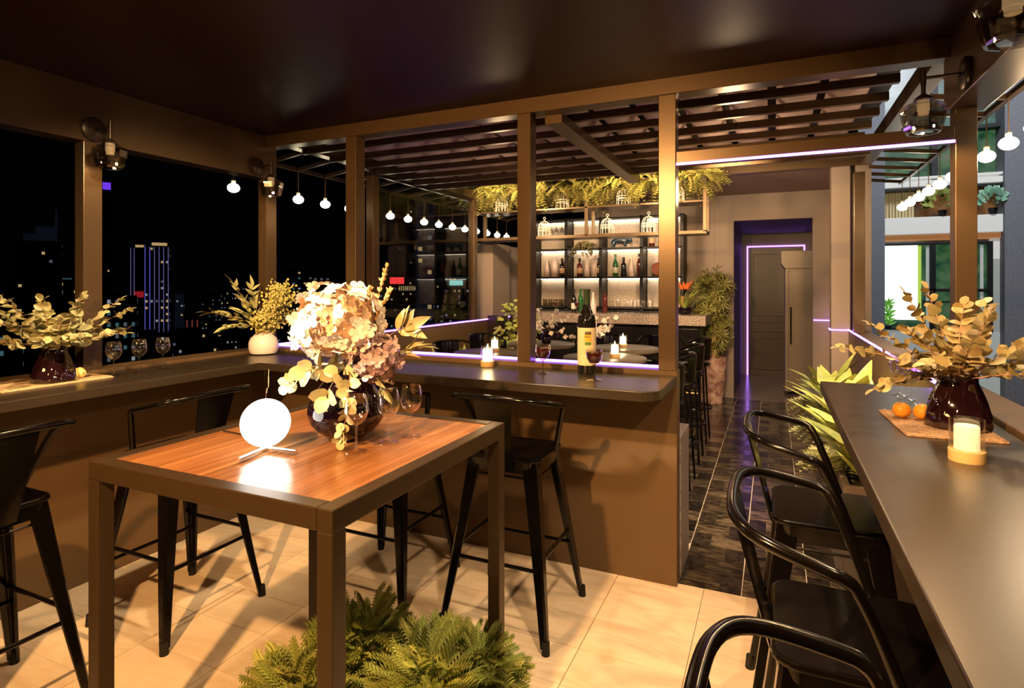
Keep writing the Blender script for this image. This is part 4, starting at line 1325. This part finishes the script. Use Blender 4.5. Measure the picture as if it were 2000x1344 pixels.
# bowl of lilies on the bar end
t = thing('lily_bowl', 'dark bowl with orange tipped green bromeliad on the granite counter end', 'plant', (-.99, 7.35, 1.13))
MB().lathe([(.05, 0), (.08, .02), (.092, .055), (.085, .09), (.08, .09), (.087, .055), (.07, .02), (0, .012)], n=20).build('bowl', VASE_B, t)
lg = leaf_mesh('leaf', LEAF_GREEN, .30, .035, 'strap', .3, .35); lo = leaf_mesh('petal', P('bromeliad', (.75, .16, .04), .5, rand=(.7, 1.2)), .14, .04, 'lance', .2, .25)
ltn = leaf_mesh('leaf', P('bromeliad_tan', (.62, .36, .10), .5, rand=(.7, 1.2)), .22, .03, 'strap', .3, .3)
rng = random.Random(8)
for k in range(34):
    a = 2.4 * k
    d_ = Vector((math.cos(a) * .5, math.sin(a) * .5, rng.uniform(.6, 1.4)))
    put('leaf', lg if k % 3 else ltn, t, frame((.02 * math.cos(a), .02 * math.sin(a), .08), d_, Vector((-d_.x, -d_.y, .6)), rng.uniform(.7, 1.1)))
for k in range(14):
    a = 2.4 * k
    put('petal', lo, t, frame((.05 * math.cos(a), .05 * math.sin(a), .30 + .02 * rng.random()), (math.cos(a) * .4, math.sin(a) * .4, 1), (-math.cos(a), -math.sin(a), .3), rng.uniform(.7, 1)))

# ================================================================== TERRACE TABLES AND CHAIRS
TTOP = P('round_table_top', (.10, .08, .06), .35)
rt = thing('round_table', '', 'table')
MB().lathe([(.30, 0), (.315, .006), (.315, .024), (.31, .028), (0, .028)], (0, 0, .922), 40).build('top', TTOP, rt)
MB().tube([(0, 0, .015), (0, 0, .922)], .03, 14).build('pole', BLACK, rt)
MB().lathe([(.21, 0), (.21, .012), (.05, .03), (0, .03)], n=28).build('base', BLACK, rt)
for i, (x, y, lab) in enumerate(((-1.17, 4.30, 'round high table with a candle behind the tall wine bottle'), (-1.19, 5.00, 'round high table with a candle behind the nearer candle table'),
                                 (-2.09, 4.22, 'round high table with a candle behind the bar candle'), (-1.98, 5.05, 'round high table with white flowers at the middle of the terrace'))):
    o = rt if i == 0 else dup(rt, (0, 0, 0))
    o.location = (x, y, 0)
    tag(o, lab, 'table', 'round high tables on the terrace')
for x, y, lab in ((-1.09, 4.30, 'burning candle on the nearer round table behind the wine goblets'), (-1.20, 5.02, 'burning candle on the farther round table behind the wine goblets'), (-2.09, 4.28, 'burning candle on the round table behind the bar candle')):
    dup(cb, (x, y, .95), 0, lab, 'candles in glass cups')
BLOS = P('white_blossom', (.92, .88, .82), .5, rand=(.85, 1.1, .01))
bl = floret_mesh('blossom', BLOS, .02)
bv = thing('blossom_vase', '', 'bouquet')
MB().lathe([(.035, 0), (.045, .01), (.05, .06), (.025, .12), (.028, .14), (.024, .14), (.02, .12), (0, .02)], n=20).build('vase', VASE_B, bv)
rng = random.Random(14)
for az, el, L in ((20, 40, .28), (200, 28, .27), (75, 65, .24), (140, 55, .26), (-10, 62, .26), (270, 50, .2), (330, 40, .25)):
    d_ = Vector((math.cos(rad(az)) * math.cos(rad(el)), math.sin(rad(az)) * math.cos(rad(el)), math.sin(rad(el))))
    pts = curve_pts((0, 0, .10), d_, L, .1, 8, .08, rng)
    b = MB().tube(pts, .002, 5).build('twig', STEM, bv)
    for k in range(14):
        q = pts[3 + k % 6] + Vector((rng.gauss(0, .013), rng.gauss(0, .013), rng.gauss(0, .013)))
        put('blossom', bl, b, frame(q, (rng.gauss(0, 1), rng.gauss(0, 1), rng.gauss(0, .4)), (rng.gauss(0, .5), -1, .6), rng.uniform(.7, 1.1)))
bv.location = (-1.28, 4.24, .95)
tag(bv, 'white blossom twigs in a vase behind the tall wine bottle', 'bouquet', 'blossom vases on the round tables')
dup(bv, (-1.93, 5.05, .95), 1.2, 'white blossom twigs in a vase seen beside the middle partition post', 'blossom vases on the round tables')

cs = thing('tube_stool', '', 'stool')
MB().lathe([(.155, 0), (.17, .008), (.17, .022), (.16, .03), (0, .03)], (0, 0, .72), 28).build('seat', BLACK, cs)
for a in (45, 135, 225, 315):
    c_, s_ = math.cos(rad(a)), math.sin(rad(a))
    MB().tube([(.15 * c_, .15 * s_, .72), (.16 * c_, .16 * s_, .69), (.185 * c_, .185 * s_, .3), (.21 * c_, .21 * s_, 0)], .009, 8).build('leg', BLACK, cs)
MB().tube(circ(.182, .32, 28), .009, 8, closed=True).build('foot_ring', BLACK, cs)
MB().tube(spline([(.10, -.19, .72), (.09, -.215, .88), (.03, -.215, .93), (-.10, -.17, .97), (-.17, 0, .98), (-.10, .17, .97), (.03, .215, .93), (.09, .215, .88), (.10, .19, .72)], 5), .010, 8).build('arm_rail', BLACK, cs)
vs, fs = [], []
for i in range(7):
    a = rad(180 + (i - 3) * 14)
    for z, r in ((.78, .165), (.97, .178)):
        for q in (0, .006): vs.append(((r + q) * math.cos(a), (r + q) * math.sin(a), z))
for i in range(6):
    b = 4 * i
    fs += [(b, b + 4, b + 6, b + 2), (b + 1, b + 3, b + 7, b + 5), (b, b + 1, b + 5, b + 4), (b + 2, b + 6, b + 7, b + 3)]
fs += [(0, 2, 3, 1), (24, 25, 27, 26)]
MB().add(vs, fs, 0, True).build('backrest', BLACK, cs)
for i, (x, y, rz, lab) in enumerate(((-.70, 3.86, 180, 'thin legged black tube stool nearest the stone bench end'), (-.70, 4.50, 180, 'thin legged black tube stool second from the stone bench end'),
                                     (-.71, 5.16, 180, 'thin legged black tube stool third from the stone bench end'), (-.72, 5.85, 180, 'thin legged black tube stool nearest the tall potted plant'),
                                     (-2.62, 4.55, -30, 'black tube stool by the left terrace wall, nearer the viewer'), (-2.70, 5.35, -10, 'black tube stool by the left terrace wall, farther from the viewer'),
                                     (-1.55, 5.75, -60, 'black tube stool in front of the bar, left'), (-1.02, 5.85, -80, 'black tube stool in front of the bar, right'))):
    o = cs if i == 0 else dup(cs, (0, 0, 0))
    o.location = (x, y, 0)
    o.rotation_euler = (0, 0, rad(rz))
    tag(o, lab, 'stool', 'black tube stools on the terrace')

# ================================================================== TERRACE PLANTS
def leafy(label, loc, seed, n, L, group, mat=LEAF_GREEN, w_=.26, base_r=.05, name='broad_leaf_plant', upmin=.5, xlim=(-9, 9)):
    rng = random.Random(seed)
    t = thing(name, label, 'plant', loc, group=group)
    lm = [leaf_mesh('leaf', mat, L, L * w_, 'lance', .25, .25, 7), leaf_mesh('leaf', mat, L * .85, L * w_, 'lance', .2, .45, 7)]
    MB().tube([(0, 0, 0), (0, 0, L * .25)], [.02, .012], 8).build('stem', STEM, t)
    for k in range(n):
        a = 2.4 * k + rng.uniform(-.3, .3)
        f_ = k / n
        d_ = Vector((math.cos(a), math.sin(a), upmin + 1.6 * f_ + rng.uniform(-.2, .2)))
        d_.x = min(max(d_.x, xlim[0]), xlim[1])
        put('leaf', lm[k % 2], t, frame((.03 * math.cos(a), .03 * math.sin(a), L * .22 * f_), d_, Vector((-d_.x, -d_.y, 1.0)), rng.uniform(.75, 1.1)))
    return t
PB = P('planter_box', (.16, .13, .12), .4)
pb = thing('planter_box', 'long taupe planter box beside the right wall full of broad leaves', 'planter', (.30, 3.10, 0))
MB().box(0, 0, 0, .34, .03, .56).box(0, 2.5, 0, .34, 2.53, .56).box(0, .03, 0, .03, 2.5, .56).box(.31, .03, 0, .34, 2.5, .56).build('box', PB, pb, .003)
MB().box(.03, .03, .4, .31, 2.5, .52).build('soil', SOIL, pb)
for i, (x, y, L, n) in enumerate(((.44, 3.30, .38, 12), (.43, 3.72, .42, 13), (.43, 4.2, .44, 13), (.43, 4.75, .42, 14), (.43, 5.25, .40, 14))):
    leafy('broad leaved bright green plant in the right planter, %s from the viewer' % ordn[i], (x, y, .52), 70 + i, n, L, 'broad leaved plants in the right planter', upmin=.85, w_=.36, xlim=(-1, .2))
fw = [frond_mesh('frond', P('silver_fern', (.40, .42, .22), .5, rand=(.75, 1.2, .01)), .20, .10, 9, .6, .2)]
for i, (y, lab) in enumerate(((3.55, 'pale feathery fern at the near end of the right planter'), (4.35, 'pale feathery fern in the middle of the right planter'), (5.05, 'pale feathery fern at the far end of the right planter'))):
    t = thing('feathery_fern', lab, 'fern', (.36, y, .52), group='feathery ferns in the right planter')
    MB().lathe([(.05, 0), (.05, .02), (0, .03)], n=10).build('root_ball', SOIL, t)
    rng = random.Random(90 + i)
    for k in range(46):
        a = 2.4 * k
        d_ = Vector((math.cos(a) - .5, math.sin(a), rng.uniform(-.05, 1.2)))
        put('frond', fw[0], t, frame((.02 * math.cos(a), .02 * math.sin(a), .03), d_, (-.2, 0, 1), rng.uniform(.7, 1.1)))
# tall potted plant by the doorway
t = thing('potted_plant', 'tall bushy narrow leaved plant in a mottled pot by the doorway', 'plant', (-.70, 7.76, 0))
MB().lathe([(.12, 0), (.125, .02), (.118, .04), (.15, .25), (.175, .50), (.172, .58), (.155, .58), (.15, .5), (0, .45)], n=24).build('pot', TERRA, t)
rng = random.Random(3)
MB().tube(spline([(0, 0, .45), (.03, 0, .8), (.0, .02, 1.2), (.03, 0, 1.5)], 4), [.03] * 4 + [.024] * 4 + [.016] * 5, 8).tube([(.02, 0, .6), (-.04, .02, 1.2)], .014, 6).build('trunk', STEM_P, t)
m = MB()
for k in range(9):
    a = 2 * PI * k / 9
    d_ = Vector((math.cos(a), math.sin(a), rng.uniform(.1, 1))).normalized()
    s_ = d_.cross(Vector((0, 0, 1))).normalized() * .007
    q = d_ * rng.uniform(.09, .13)
    m.add([s_ * -.3, q * .5 + s_ + Vector((0, 0, .012)), q, q * .5 - s_ + Vector((0, 0, .012))], [(0, 1, 2, 3)])
tuft = m.mesh('leaf_tuft', P('narrow_leaf', (.30, .30, .08), .45, rand=(.5, 1.3, .02)))
for (cx, cyy, cz, rx, rz_, n) in ((-.01, 0, 1.42, .23, .26, 140), (.03, 0, .88, .20, .24, 110), (-.06, 0, 1.15, .17, .15, 45)):
    for k in range(n):
        d_ = Vector((rng.gauss(0, 1), rng.gauss(0, 1), rng.gauss(0, 1))).normalized() * rng.uniform(.45, 1)
        p = Vector((cx + d_.x * rx, cyy + d_.y * rx, cz + d_.z * rz_))
        put('leaf_tuft', tuft, t, frame(p, (rng.gauss(0, 1), rng.gauss(0, 1), .2), d_ + Vector((0, 0, .4)), rng.uniform(.8, 1.25)))
# left terrace
for i, (x, y, lab) in enumerate(((-3.02, 5.0, 'upright broad leaved plant by the left terrace wall, nearest the viewer'), (-3.02, 5.5, 'upright broad leaved plant by the left terrace wall, middle'), (-3.02, 5.95, 'upright broad leaved plant by the left terrace wall, farthest'))):
    leafy(lab, (x, y, .45), 40 + i, 14, .42, 'broad leaved plants by the left terrace wall', upmin=1.2, w_=.2, xlim=(-.15, 1))
tb_ = thing('planter_box', 'dark planter trough at the foot of the left terrace wall', 'planter', (-3.19, 4.7, 0))
MB().box(0, 0, 0, .32, .03, .5).box(0, 1.45, 0, .32, 1.48, .5).box(0, .03, 0, .03, 1.45, .5).box(.29, .03, 0, .32, 1.45, .5).build('box', PB, tb_, .003)
MB().box(.03, .03, .35, .29, 1.45, .45).build('soil', SOIL, tb_)
t = thing('round_shrub', 'bright yellow green leafy shrub in front of the taupe pillar', 'shrub', (-2.82, 6.35, 0))
MB().lathe([(.14, 0), (.17, .5), (.16, .5), (0, .46)], n=20).build('pot', PB, t)
MB().tube([(0, 0, .46), (.0, 0, .9)], .02, 8).build('trunk', STEM, t)
sl_ = [leaf_mesh('leaf', LEAF_GREEN, .07, .05, 'round', .2, .2), leaf_mesh('leaf', LEAF_GREEN, .055, .045, 'round', .3, .1)]
rng = random.Random(77)
for k in range(260):
    d_ = Vector((rng.gauss(0, 1), rng.gauss(0, 1), rng.gauss(0, 1))).normalized()
    q = rng.uniform(.6, 1)
    p = Vector((d_.x * .26 * q, d_.y * .26 * q, .95 + d_.z * .36 * q))
    put('leaf', sl_[k % 2], t, frame(p, d_ + Vector((rng.gauss(0, .6), rng.gauss(0, .6), -.4)), Vector((d_.x, d_.y - .3, d_.z + .6)), rng.uniform(.8, 1.3)))
tag(MB().box(-3.2, 6.35, 0, -2.99, 6.5, 1.12).build('plinth', BRONZE_D, bevel=.004), 'dark plinth at the corner beside the yellow green shrub', 'plinth')

# refrigerator in the doorway recess
f_ = thing('refrigerator', 'tall taupe metal refrigerator standing inside the doorway recess', 'refrigerator', (.146, 8.69, 0))
FRM = P('fridge_metal', (.15, .118, .09), .38, .2)
MB().box(0, 0, .05, .45, .62, 1.72).build('body', FRM, f_, .006)
prof = [(0, 1.72), (-.03, 1.76), (-.05, 1.80), (-.05, 1.93), (-.045, 1.96), (.45, 1.96), (.45, 1.72)]
m = MB()
n = len(prof)
m.add([(x, 0, z) for x, z in prof] + [(x, .62, z) for x, z in prof], [tuple(range(n)), tuple(reversed(range(n, 2 * n)))] + [((i + 1) % n, i, n + i, n + (i + 1) % n) for i in range(n)])
m.build('head', FRM, f_, .004)
MB().box(.045, -.022, .08, .44, -.002, 1.70).build('door', FRM, f_, .005)
MB().tube([(.07, -.05, .7), (.07, -.05, 1.2)], .01, 8).bar((.07, -.022, .74), (.07, -.05, .74), .014, .014).bar((.07, -.022, 1.16), (.07, -.05, 1.16), .014, .014).build('handle', BRONZE_D, f_)
for x, y in ((.03, .03), (.42, .03), (.42, .58), (.03, .58)):
    MB().lathe([(.02, 0), (.02, .05)], (x, y, 0), 10).build('foot', RUBBER, f_)

# ================================================================== BUILDING ACROSS ON THE RIGHT
fa = thing('facade_building', 'grey rendered building with lit green glass windows across on the right', 'building', (1.7, 14.0, -4))
def FB(name, x0, x1, z0, z1, y0, y1, mat, bev=0):
    return MB().box(x0 - 1.7, y0, z0 + 4, x1 - 1.7, y1, z1 + 4).build(name, mat, fa, bev)
PALE = P('pale_band', (.42, .42, .40), .6, noise=((2, 2, 14), 4, [(.35, (.36, .36, .34)), (.7, (.5, .5, .47))]), em=(.42, .45, .42), es=.0)
def glow(name, cols, scale, s):
    m = P(name, (.02, .02, .02), .3)
    nt = m.node_tree
    b = nt.nodes['Principled BSDF']
    tc = nt.nodes.new('ShaderNodeTexCoord'); mp = nt.nodes.new('ShaderNodeMapping'); mp.inputs['Scale'].default_value = scale
    n = nt.nodes.new('ShaderNodeTexNoise'); n.inputs['Scale'].default_value = 1; n.inputs['Detail'].default_value = 4
    r = nt.nodes.new('ShaderNodeValToRGB')
    e = r.color_ramp.elements
    e[0].position, e[0].color = cols[0][0], (*cols[0][1], 1)
    e[1].position, e[1].color = cols[-1][0], (*cols[-1][1], 1)
    for p_, c_ in cols[1:-1]: e.new(p_).color = (*c_, 1)
    nt.links.new(tc.outputs['Object'], mp.inputs[0]); nt.links.new(mp.outputs[0], n.inputs['Vector']); nt.links.new(n.outputs['Fac'], r.inputs[0])
    nt.links.new(r.outputs[0], b.inputs['Emission Color']); b.inputs['Emission Strength'].default_value = s
    return m
G_GREEN = glow('lit_green_room', [(.3, (.004, .018, .012)), (.45, (.015, .07, .03)), (.6, (.06, .13, .05)), (.75, (.13, .12, .09))], (3, 3, 3.5), 1.0)
G_TEAL = glow('lit_teal_room', [(.35, (.015, .05, .045)), (.6, (.06, .14, .12)), (.75, (.12, .18, .16))], (2, 2, 5), 1.0)
G_BROWN = glow('lit_brown_room', [(.35, (.03, .012, .004)), (.55, (.14, .06, .02)), (.75, (.25, .14, .06))], (3, 3, 3), 1.0)
G_SCREEN = EM('backlit_sign', (1, 1, .96), 2.6); G_EDGE = EM('yellow_edge', (.62, .85, .12), .9)
CUR = P('beige_curtain', (.42, .36, .2), .8, em=(.35, .28, .12), es=.35)
WFR = P('black_frame', (.006, .006, .006), .5)
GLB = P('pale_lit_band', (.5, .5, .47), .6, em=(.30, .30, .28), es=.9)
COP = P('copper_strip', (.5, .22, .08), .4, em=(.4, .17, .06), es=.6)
FB('wall', 1.7, 8, -4, 12, .35, .6, CONC)
CONCL = CONC
FB('column', 1.60, 2.067, -4, 12, -.2, .35, CONCL); FB('column', 3.993, 5.2, -4, 12, -.2, .35, CONCL)
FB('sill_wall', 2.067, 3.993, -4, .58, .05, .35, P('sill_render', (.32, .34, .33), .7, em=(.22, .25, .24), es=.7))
FB('room_glow', 2.067, 3.9, .6, 2.33, .30, .34, G_GREEN)
FB('sign_screen', 2.07, 2.68, .78, 2.30, .12, .17, G_SCREEN); FB('sign_edge', 2.68, 2.74, .80, 2.29, .11, .18, G_EDGE)
for x0, x1, z0, z1 in ((2.067, 3.88, 2.30, 2.345), (2.067, 3.88, .575, .61), (2.87, 2.965, .6, 2.31), (3.80, 3.88, .6, 2.31), (2.74, 3.80, 1.36, 1.42), (2.74, 3.80, 1.14, 1.17)):
    FB('window_frame', x0, x1, z0, z1, .02, .10, WFR, .004)
for x in (2.82, 3.70): FB('pale_bar', x, x + .05, .62, 2.28, .1, .13, GLB)
FB('pane', 2.07, 3.82, .61, 2.30, .055, .062, PANE)
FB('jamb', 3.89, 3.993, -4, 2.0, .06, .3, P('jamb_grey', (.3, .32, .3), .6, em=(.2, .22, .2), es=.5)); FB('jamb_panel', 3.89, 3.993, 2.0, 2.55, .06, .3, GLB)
FB('copper_strip', 2.067, 3.993, 2.40, 2.51, .0, .3, COP); FB('pale_band', 2.067, 3.993, 2.51, 2.85, -.12, .3, GLB, .01)
FB('room_glow', 2.067, 3.993, 2.85, 3.42, .30, .34, G_BROWN)
for i in range(10): FB('curtain_fold', 2.10 + .055 * i, 2.14 + .055 * i, 2.86, 3.40, .20 + .02 * (i % 2), .24, CUR)
FB('dark_rail', 2.067, 3.993, 3.40, 3.45, -.1, .3, WFR); FB('white_rail', 2.067, 3.993, 3.47, 3.58, -.1, .25, GLB); FB('white_rail', 2.067, 3.993, 3.62, 3.66, -.1, .25, GLB)
FB('room_glow', 2.067, 3.993, 3.66, 4.55, .30, .34, G_GREEN); FB('room_glow', 2.067, 3.993, 4.62, 8, .30, .34, G_TEAL)
FB('dark_rail', 2.067, 3.993, 4.55, 4.62, .0, .3, WFR)
for x in (2.9, 3.40): FB('mullion', x, x + .11, 3.45, 8, .05, .2, WFR)
FB('sign_screen', 2.25, 2.52, 4.7, 5.15, .2, .25, G_SCREEN)
t = thing('balcony_plant', 'mint green leafy plant on the balcony across on the right', 'plant', (3.84, 13.9, 2.85), group='plants on the building across')
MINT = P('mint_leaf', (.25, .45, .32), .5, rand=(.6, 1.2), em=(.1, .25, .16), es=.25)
lm_ = leaf_mesh('leaf', MINT, .14, .11, 'round')
MB().lathe([(.06, 0), (.08, .12), (0, .12)], n=12).build('pot', BLACKM, t)
for k in range(45):
    d_ = Vector((rng.gauss(0, 1), rng.gauss(0, .5) - .5, abs(rng.gauss(0, 1)))).normalized()
    put('leaf', lm_, t, frame(Vector((d_.x * .17, d_.y * .1, .2 + d_.z * .25)), d_, (0, -1, .3), rng.uniform(.6, 1)))
t = thing('balcony_plant', 'dark bushy plant on the balcony across on the right', 'plant', (3.05, 13.92, 2.85), group='plants on the building across')
MB().lathe([(.06, 0), (.08, .12), (0, .12)], n=12).build('pot', BLACKM, t)
lm_ = leaf_mesh('leaf', FROND, .16, .10, 'round')
for k in range(70):
    d_ = Vector((rng.gauss(0, 1), rng.gauss(0, .5) - .5, abs(rng.gauss(0, 1)))).normalized()
    put('leaf', lm_, t, frame(Vector((d_.x * .24, d_.y * .1, .18 + d_.z * .3)), d_, (0, -1, .3), rng.uniform(.6, 1)))
t = thing('window_plant', 'small green plant in front of the backlit sign across', 'plant', (2.15, 13.96, .58), group='plants on the building across')
MB().lathe([(.05, 0), (.06, .08), (0, .08)], n=12).build('pot', BLACKM, t)
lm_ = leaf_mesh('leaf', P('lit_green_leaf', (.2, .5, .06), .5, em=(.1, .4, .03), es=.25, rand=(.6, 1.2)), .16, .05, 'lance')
for k in range(40):
    a = 2.4 * k
    put('leaf', lm_, t, frame((0, 0, .1 + .012 * k), (math.cos(a), math.sin(a) * .3, .5), (0, -1, .4), rng.uniform(.6, 1.1)))

# ================================================================== NIGHT CITY
NIGHT = P('night_wall', (.012, .013, .018), .8)
NIGHT2 = P('night_wall_blue', (.03, .034, .055), .8, em=(.05, .06, .11), es=.06)
W_AMB = EM('window_amber', (1, .66, .28), .42); W_WH = EM('window_white', (.75, .85, 1), .26); W_TEAL = EM('window_teal', (.25, .6, .7), .14); W_BLUE = EM('blue_line', (.22, .20, 1.0), .50); W_PUR = EM('purple_line', (.42, .34, .95), .28)
W_DIM = EM('window_dim', (.55, .62, .8), .12)
S_RED = EM('red_sign', (1, .05, .05), 1.2); S_TEAL = EM('teal_sign', (.35, .85, .8), .9); S_WH = EM('white_sign', (.8, .9, 1), .9); S_PUR = EM('violet_sign', (.2, .05, 1), .8)
ZB = -70
CM = [W_AMB, W_WH, W_TEAL, W_DIM]
def tower(label, X, Y, wd, top, seed, p=.25, wts=(5, 3, 2, 3), fl=2.4, bay=1.6, wsz=(.42, .34), body=NIGHT, extra=None, turn=0, name='city_tower'):
    rng = random.Random(seed)
    t = thing(name, label, 'building', (X, Y, ZB), math.atan2(Y, X) + PI / 2 + turn + PI, group='buildings of the night city')
    t.rotation_euler.z = math.atan2(-X, Y) + turn
    H = top - ZB
    MB().box(-wd / 2, 0, 0, wd / 2, wd * .8, H).box(-wd * .3, wd * .2, H, wd * .2, wd * .6, H + wd * .08).build('body', body, t)
    m = MB()
    nb = max(2, int(wd / bay)); nf = int(min(H, top + 45) / fl)
    for j in range(nf):
        z = H - (j + 1) * fl
        row = rng.random()
        for i in range(nb):
            if rng.random() < p * (1.8 if row < .2 else .75):
                x = -wd / 2 + wd * (i + .5) / nb
                k = rng.choices(range(4), wts)[0]
                hw, hh = wd / nb * wsz[0] * .5, fl * wsz[1] * .5
                m.box(x - hw, -.12, z + fl / 2 - hh, x + hw, 0, z + fl / 2 + hh, k)
        for i in range(nb):
            if rng.random() < p * .6:
                y = wd * .8 * (i + .5) / nb
                hw, hh = wd * .8 / nb * wsz[0] * .5, fl * wsz[1] * .5
                m.box(wd / 2, y - hw, z + fl / 2 - hh, wd / 2 + .12, y + hw, z + fl / 2 + hh, rng.choices(range(4), wts)[0])
    m.build('windows', CM, t)['kind'] = 'stuff'
    if extra: extra(t, wd, H)
    return t
def ex_spire(t, w, H):
    MB().box(-w * .35, w * .1, H, w * .4, w * .7, H + w * .2).box(-w * .1, w * .2, H + w * .2, w * .4, w * .6, H + w * .42).build('step', NIGHT2, t)
    MB().tube([(w * .38, w * .4, H + w * .42), (w * .38, w * .4, H + w * .95)], .35, 6).build('spire', NIGHT2, t)
def ex_lines(t, w, H):
    for i in range(6):
        x = -w / 2 + w * (i + .2) / 5.6
        MB().box(x, -.3, H - 48, x + .22, -.1, H - .5).build('light_line', W_BLUE if i < 2 else W_PUR, t)
    MB().box(-w * .2, 0, H, w * .4, 2, H + 1.2).build('crown', W_AMB, t)
def ex_lines2(t, w, H):
    for x in (-w / 2, -w / 2 + 1.2): MB().box(x, -.3, H - 22, x + .22, -.1, H - .5).build('light_line', W_PUR, t)
    MB().box(-w * .3, -.3, H - 21, w * .4, -.1, H - 18.5).build('red_glow', EM('red_glow', (.7, .02, .04), .35), t)
    MB().box(-w * .2, -.2, H - .2, w * .4, 0, H + .8).build('crown', W_AMB, t)
def ex_red(t, w, H):
    for i in range(3): MB().box(-w / 2 + w * i / 3, -.2, H - 20, -w / 2 + w * i / 3 + .5, 0, H).build('light_line', EM('dim_red', (.6, .12, .12), .2), t)
def ex_vio(t, w, H):
    MB().box(-w * .1, -.3, H - 5, w * .5, -.05, H - 1.5).build('sign', S_PUR, t)
def ex_white(t, w, H):
    MB().box(-w * .08, -.5, H - 2.6, w * .16, -.1, H - .2).build('sign', S_WH, t)
    MB().box(-w * .2, -.3, H + .4, w * .4, 0, H + .7).build('roof_line', W_TEAL, t)
def ex_redsign(t, w, H):
    MB().box(-w * .5, -.5, H - 1.5, -w * .12, -.1, H + 1.5).build('sign', S_RED, t)
    for i in range(14): MB().box(-w * .25 + w * .75 * i / 14, -.3, H - 4.5, -w * .25 + w * .75 * (i + .5) / 14, -.1, H - 2.4).build('lit_window', W_AMB, t)
def ex_teal(t, w, H):
    MB().box(-w * .35, -.5, H - 6.2, w * .05, -.1, H - 4.2).build('sign', S_TEAL, t)
    MB().box(-w * .45, -.3, H - 3.4, w * .45, -.1, H - 3.1).build('roof_line', W_TEAL, t)
for a_ in (
    lambda: tower('dark stepped tower with spire far left of the left post', -196.6, 97.7, 10.5, 14.4, 1, p=.05, extra=ex_spire),
    lambda: tower('tower outlined in violet lines beyond the left window', -223.4, 151.4, 8.8, 17.0, 2, p=.28, wts=(6,3,0,4), fl=2.6, extra=ex_lines),
    lambda: tower('shorter violet edged block beside the outlined tower', -240.1, 154.9, 5.7, 17.2, 3, p=.02, extra=ex_lines2),
    lambda: tower('dark block with rows of pale teal windows right of the left post', -155.1, 94.5, 8.8, -1.4, 4, p=.6, wts=(0,3,5,4), fl=3.0),
    lambda: tower('slim bluish tower right of the violet outlined tower', -280.8, 202.4, 4.0, -3.5, 5, p=.15, body=NIGHT2),
    lambda: tower('reddish striped block beyond the corner of the worktop', -228.2, 171.2, 5.8, -13.8, 6, p=.3, extra=ex_red),
    lambda: tower('dark slim tower with a violet sign near the top', -295.4, 173.8, 5.5, 52.6, 7, p=.015, extra=ex_vio),
    lambda: tower('near block with dim windows at the lower left edge', -110.7, 48.7, 7.3, -6.0, 8, p=.5, wts=(0,2,3,6), fl=2.2),
    lambda: tower('dark block under the spired tower with a white sign', -207.0, 104.0, 17.5, 2.8, 9, p=.12, extra=ex_white),
    lambda: tower('wide block with amber top floor and red sign past the partition', -149.4, 217.8, 16.6, 3.3, 10, p=.42, wts=(6,3,0,2), extra=ex_redsign),
    lambda: tower('dark block with a teal sign at the far end of the terrace', -113.1, 201.3, 13.4, 7.4, 11, p=.22, wts=(4,4,1,2), extra=ex_teal),
    lambda: tower('pale bluish tower with big balconies past the partition', -137.2, 212.3, 8.0, 39.4, 12, p=.16, wts=(3,1,0,2), body=NIGHT2, fl=5, bay=3),
    lambda: tower('black tower left of the pale bluish tower', -174.8, 250.2, 9.6, 43.0, 13, p=.03),
    lambda: tower('dotted residential block behind the hydrangea, left', -248.0, 250.1, 18.1, 9.7, 14, p=.33, wts=(4,3,1,6), fl=3, bay=3),
    lambda: tower('dotted residential block behind the hydrangea, right', -216.2, 242.5, 18.7, 5.9, 15, p=.33, wts=(4,3,1,6), fl=3, bay=3),
    lambda: tower('low dotted block between the corner post and the white vase', -337.4, 286.5, 24.8, 0.1, 16, p=.3, wts=(5,2,1,6), fl=3.2),
    lambda: tower('low dotted block left of the corner post', -310.1, 244.0, 10.9, -4.4, 17, p=.3, wts=(5,2,1,6)),
    lambda: tower('block with scattered lights below the violet outlined tower', -158.2, 104.1, 12.8, -12.5, 18, p=.2, wts=(3,3,3,4)),
    lambda: tower('block with scattered lights behind the left wine glasses', -174.1, 129.9, 15.1, -14.3, 19, p=.2, wts=(4,3,2,4)),
    lambda: tower('block with scattered lights behind the left leafy vase', -226.8, 117.0, 15.9, -6.3, 20, p=.2, wts=(3,3,3,4)),
    lambda: tower('long dark block low behind the corner post', -212.0, 189.5, 27.6, -13.2, 21, p=.25, wts=(4,3,1,5)),
    lambda: tower('narrow dotted block seen between the red and teal signs', -148.9, 240.0, 7.4, 1.7, 22, p=.35, wts=(5,4,0,3)),
    lambda: tower('dotted block behind the middle terrace post', -190.1, 243.3, 18.6, 1.5, 23, p=.3, wts=(4,4,1,4)),
):
    a_()
tag(MB().box(-900, -200, ZB - 1, 400, 900, ZB).build('ground', P('night_ground', (.004, .004, .006), .9)), 'dark ground of the night city far below', 'ground', kind='structure')
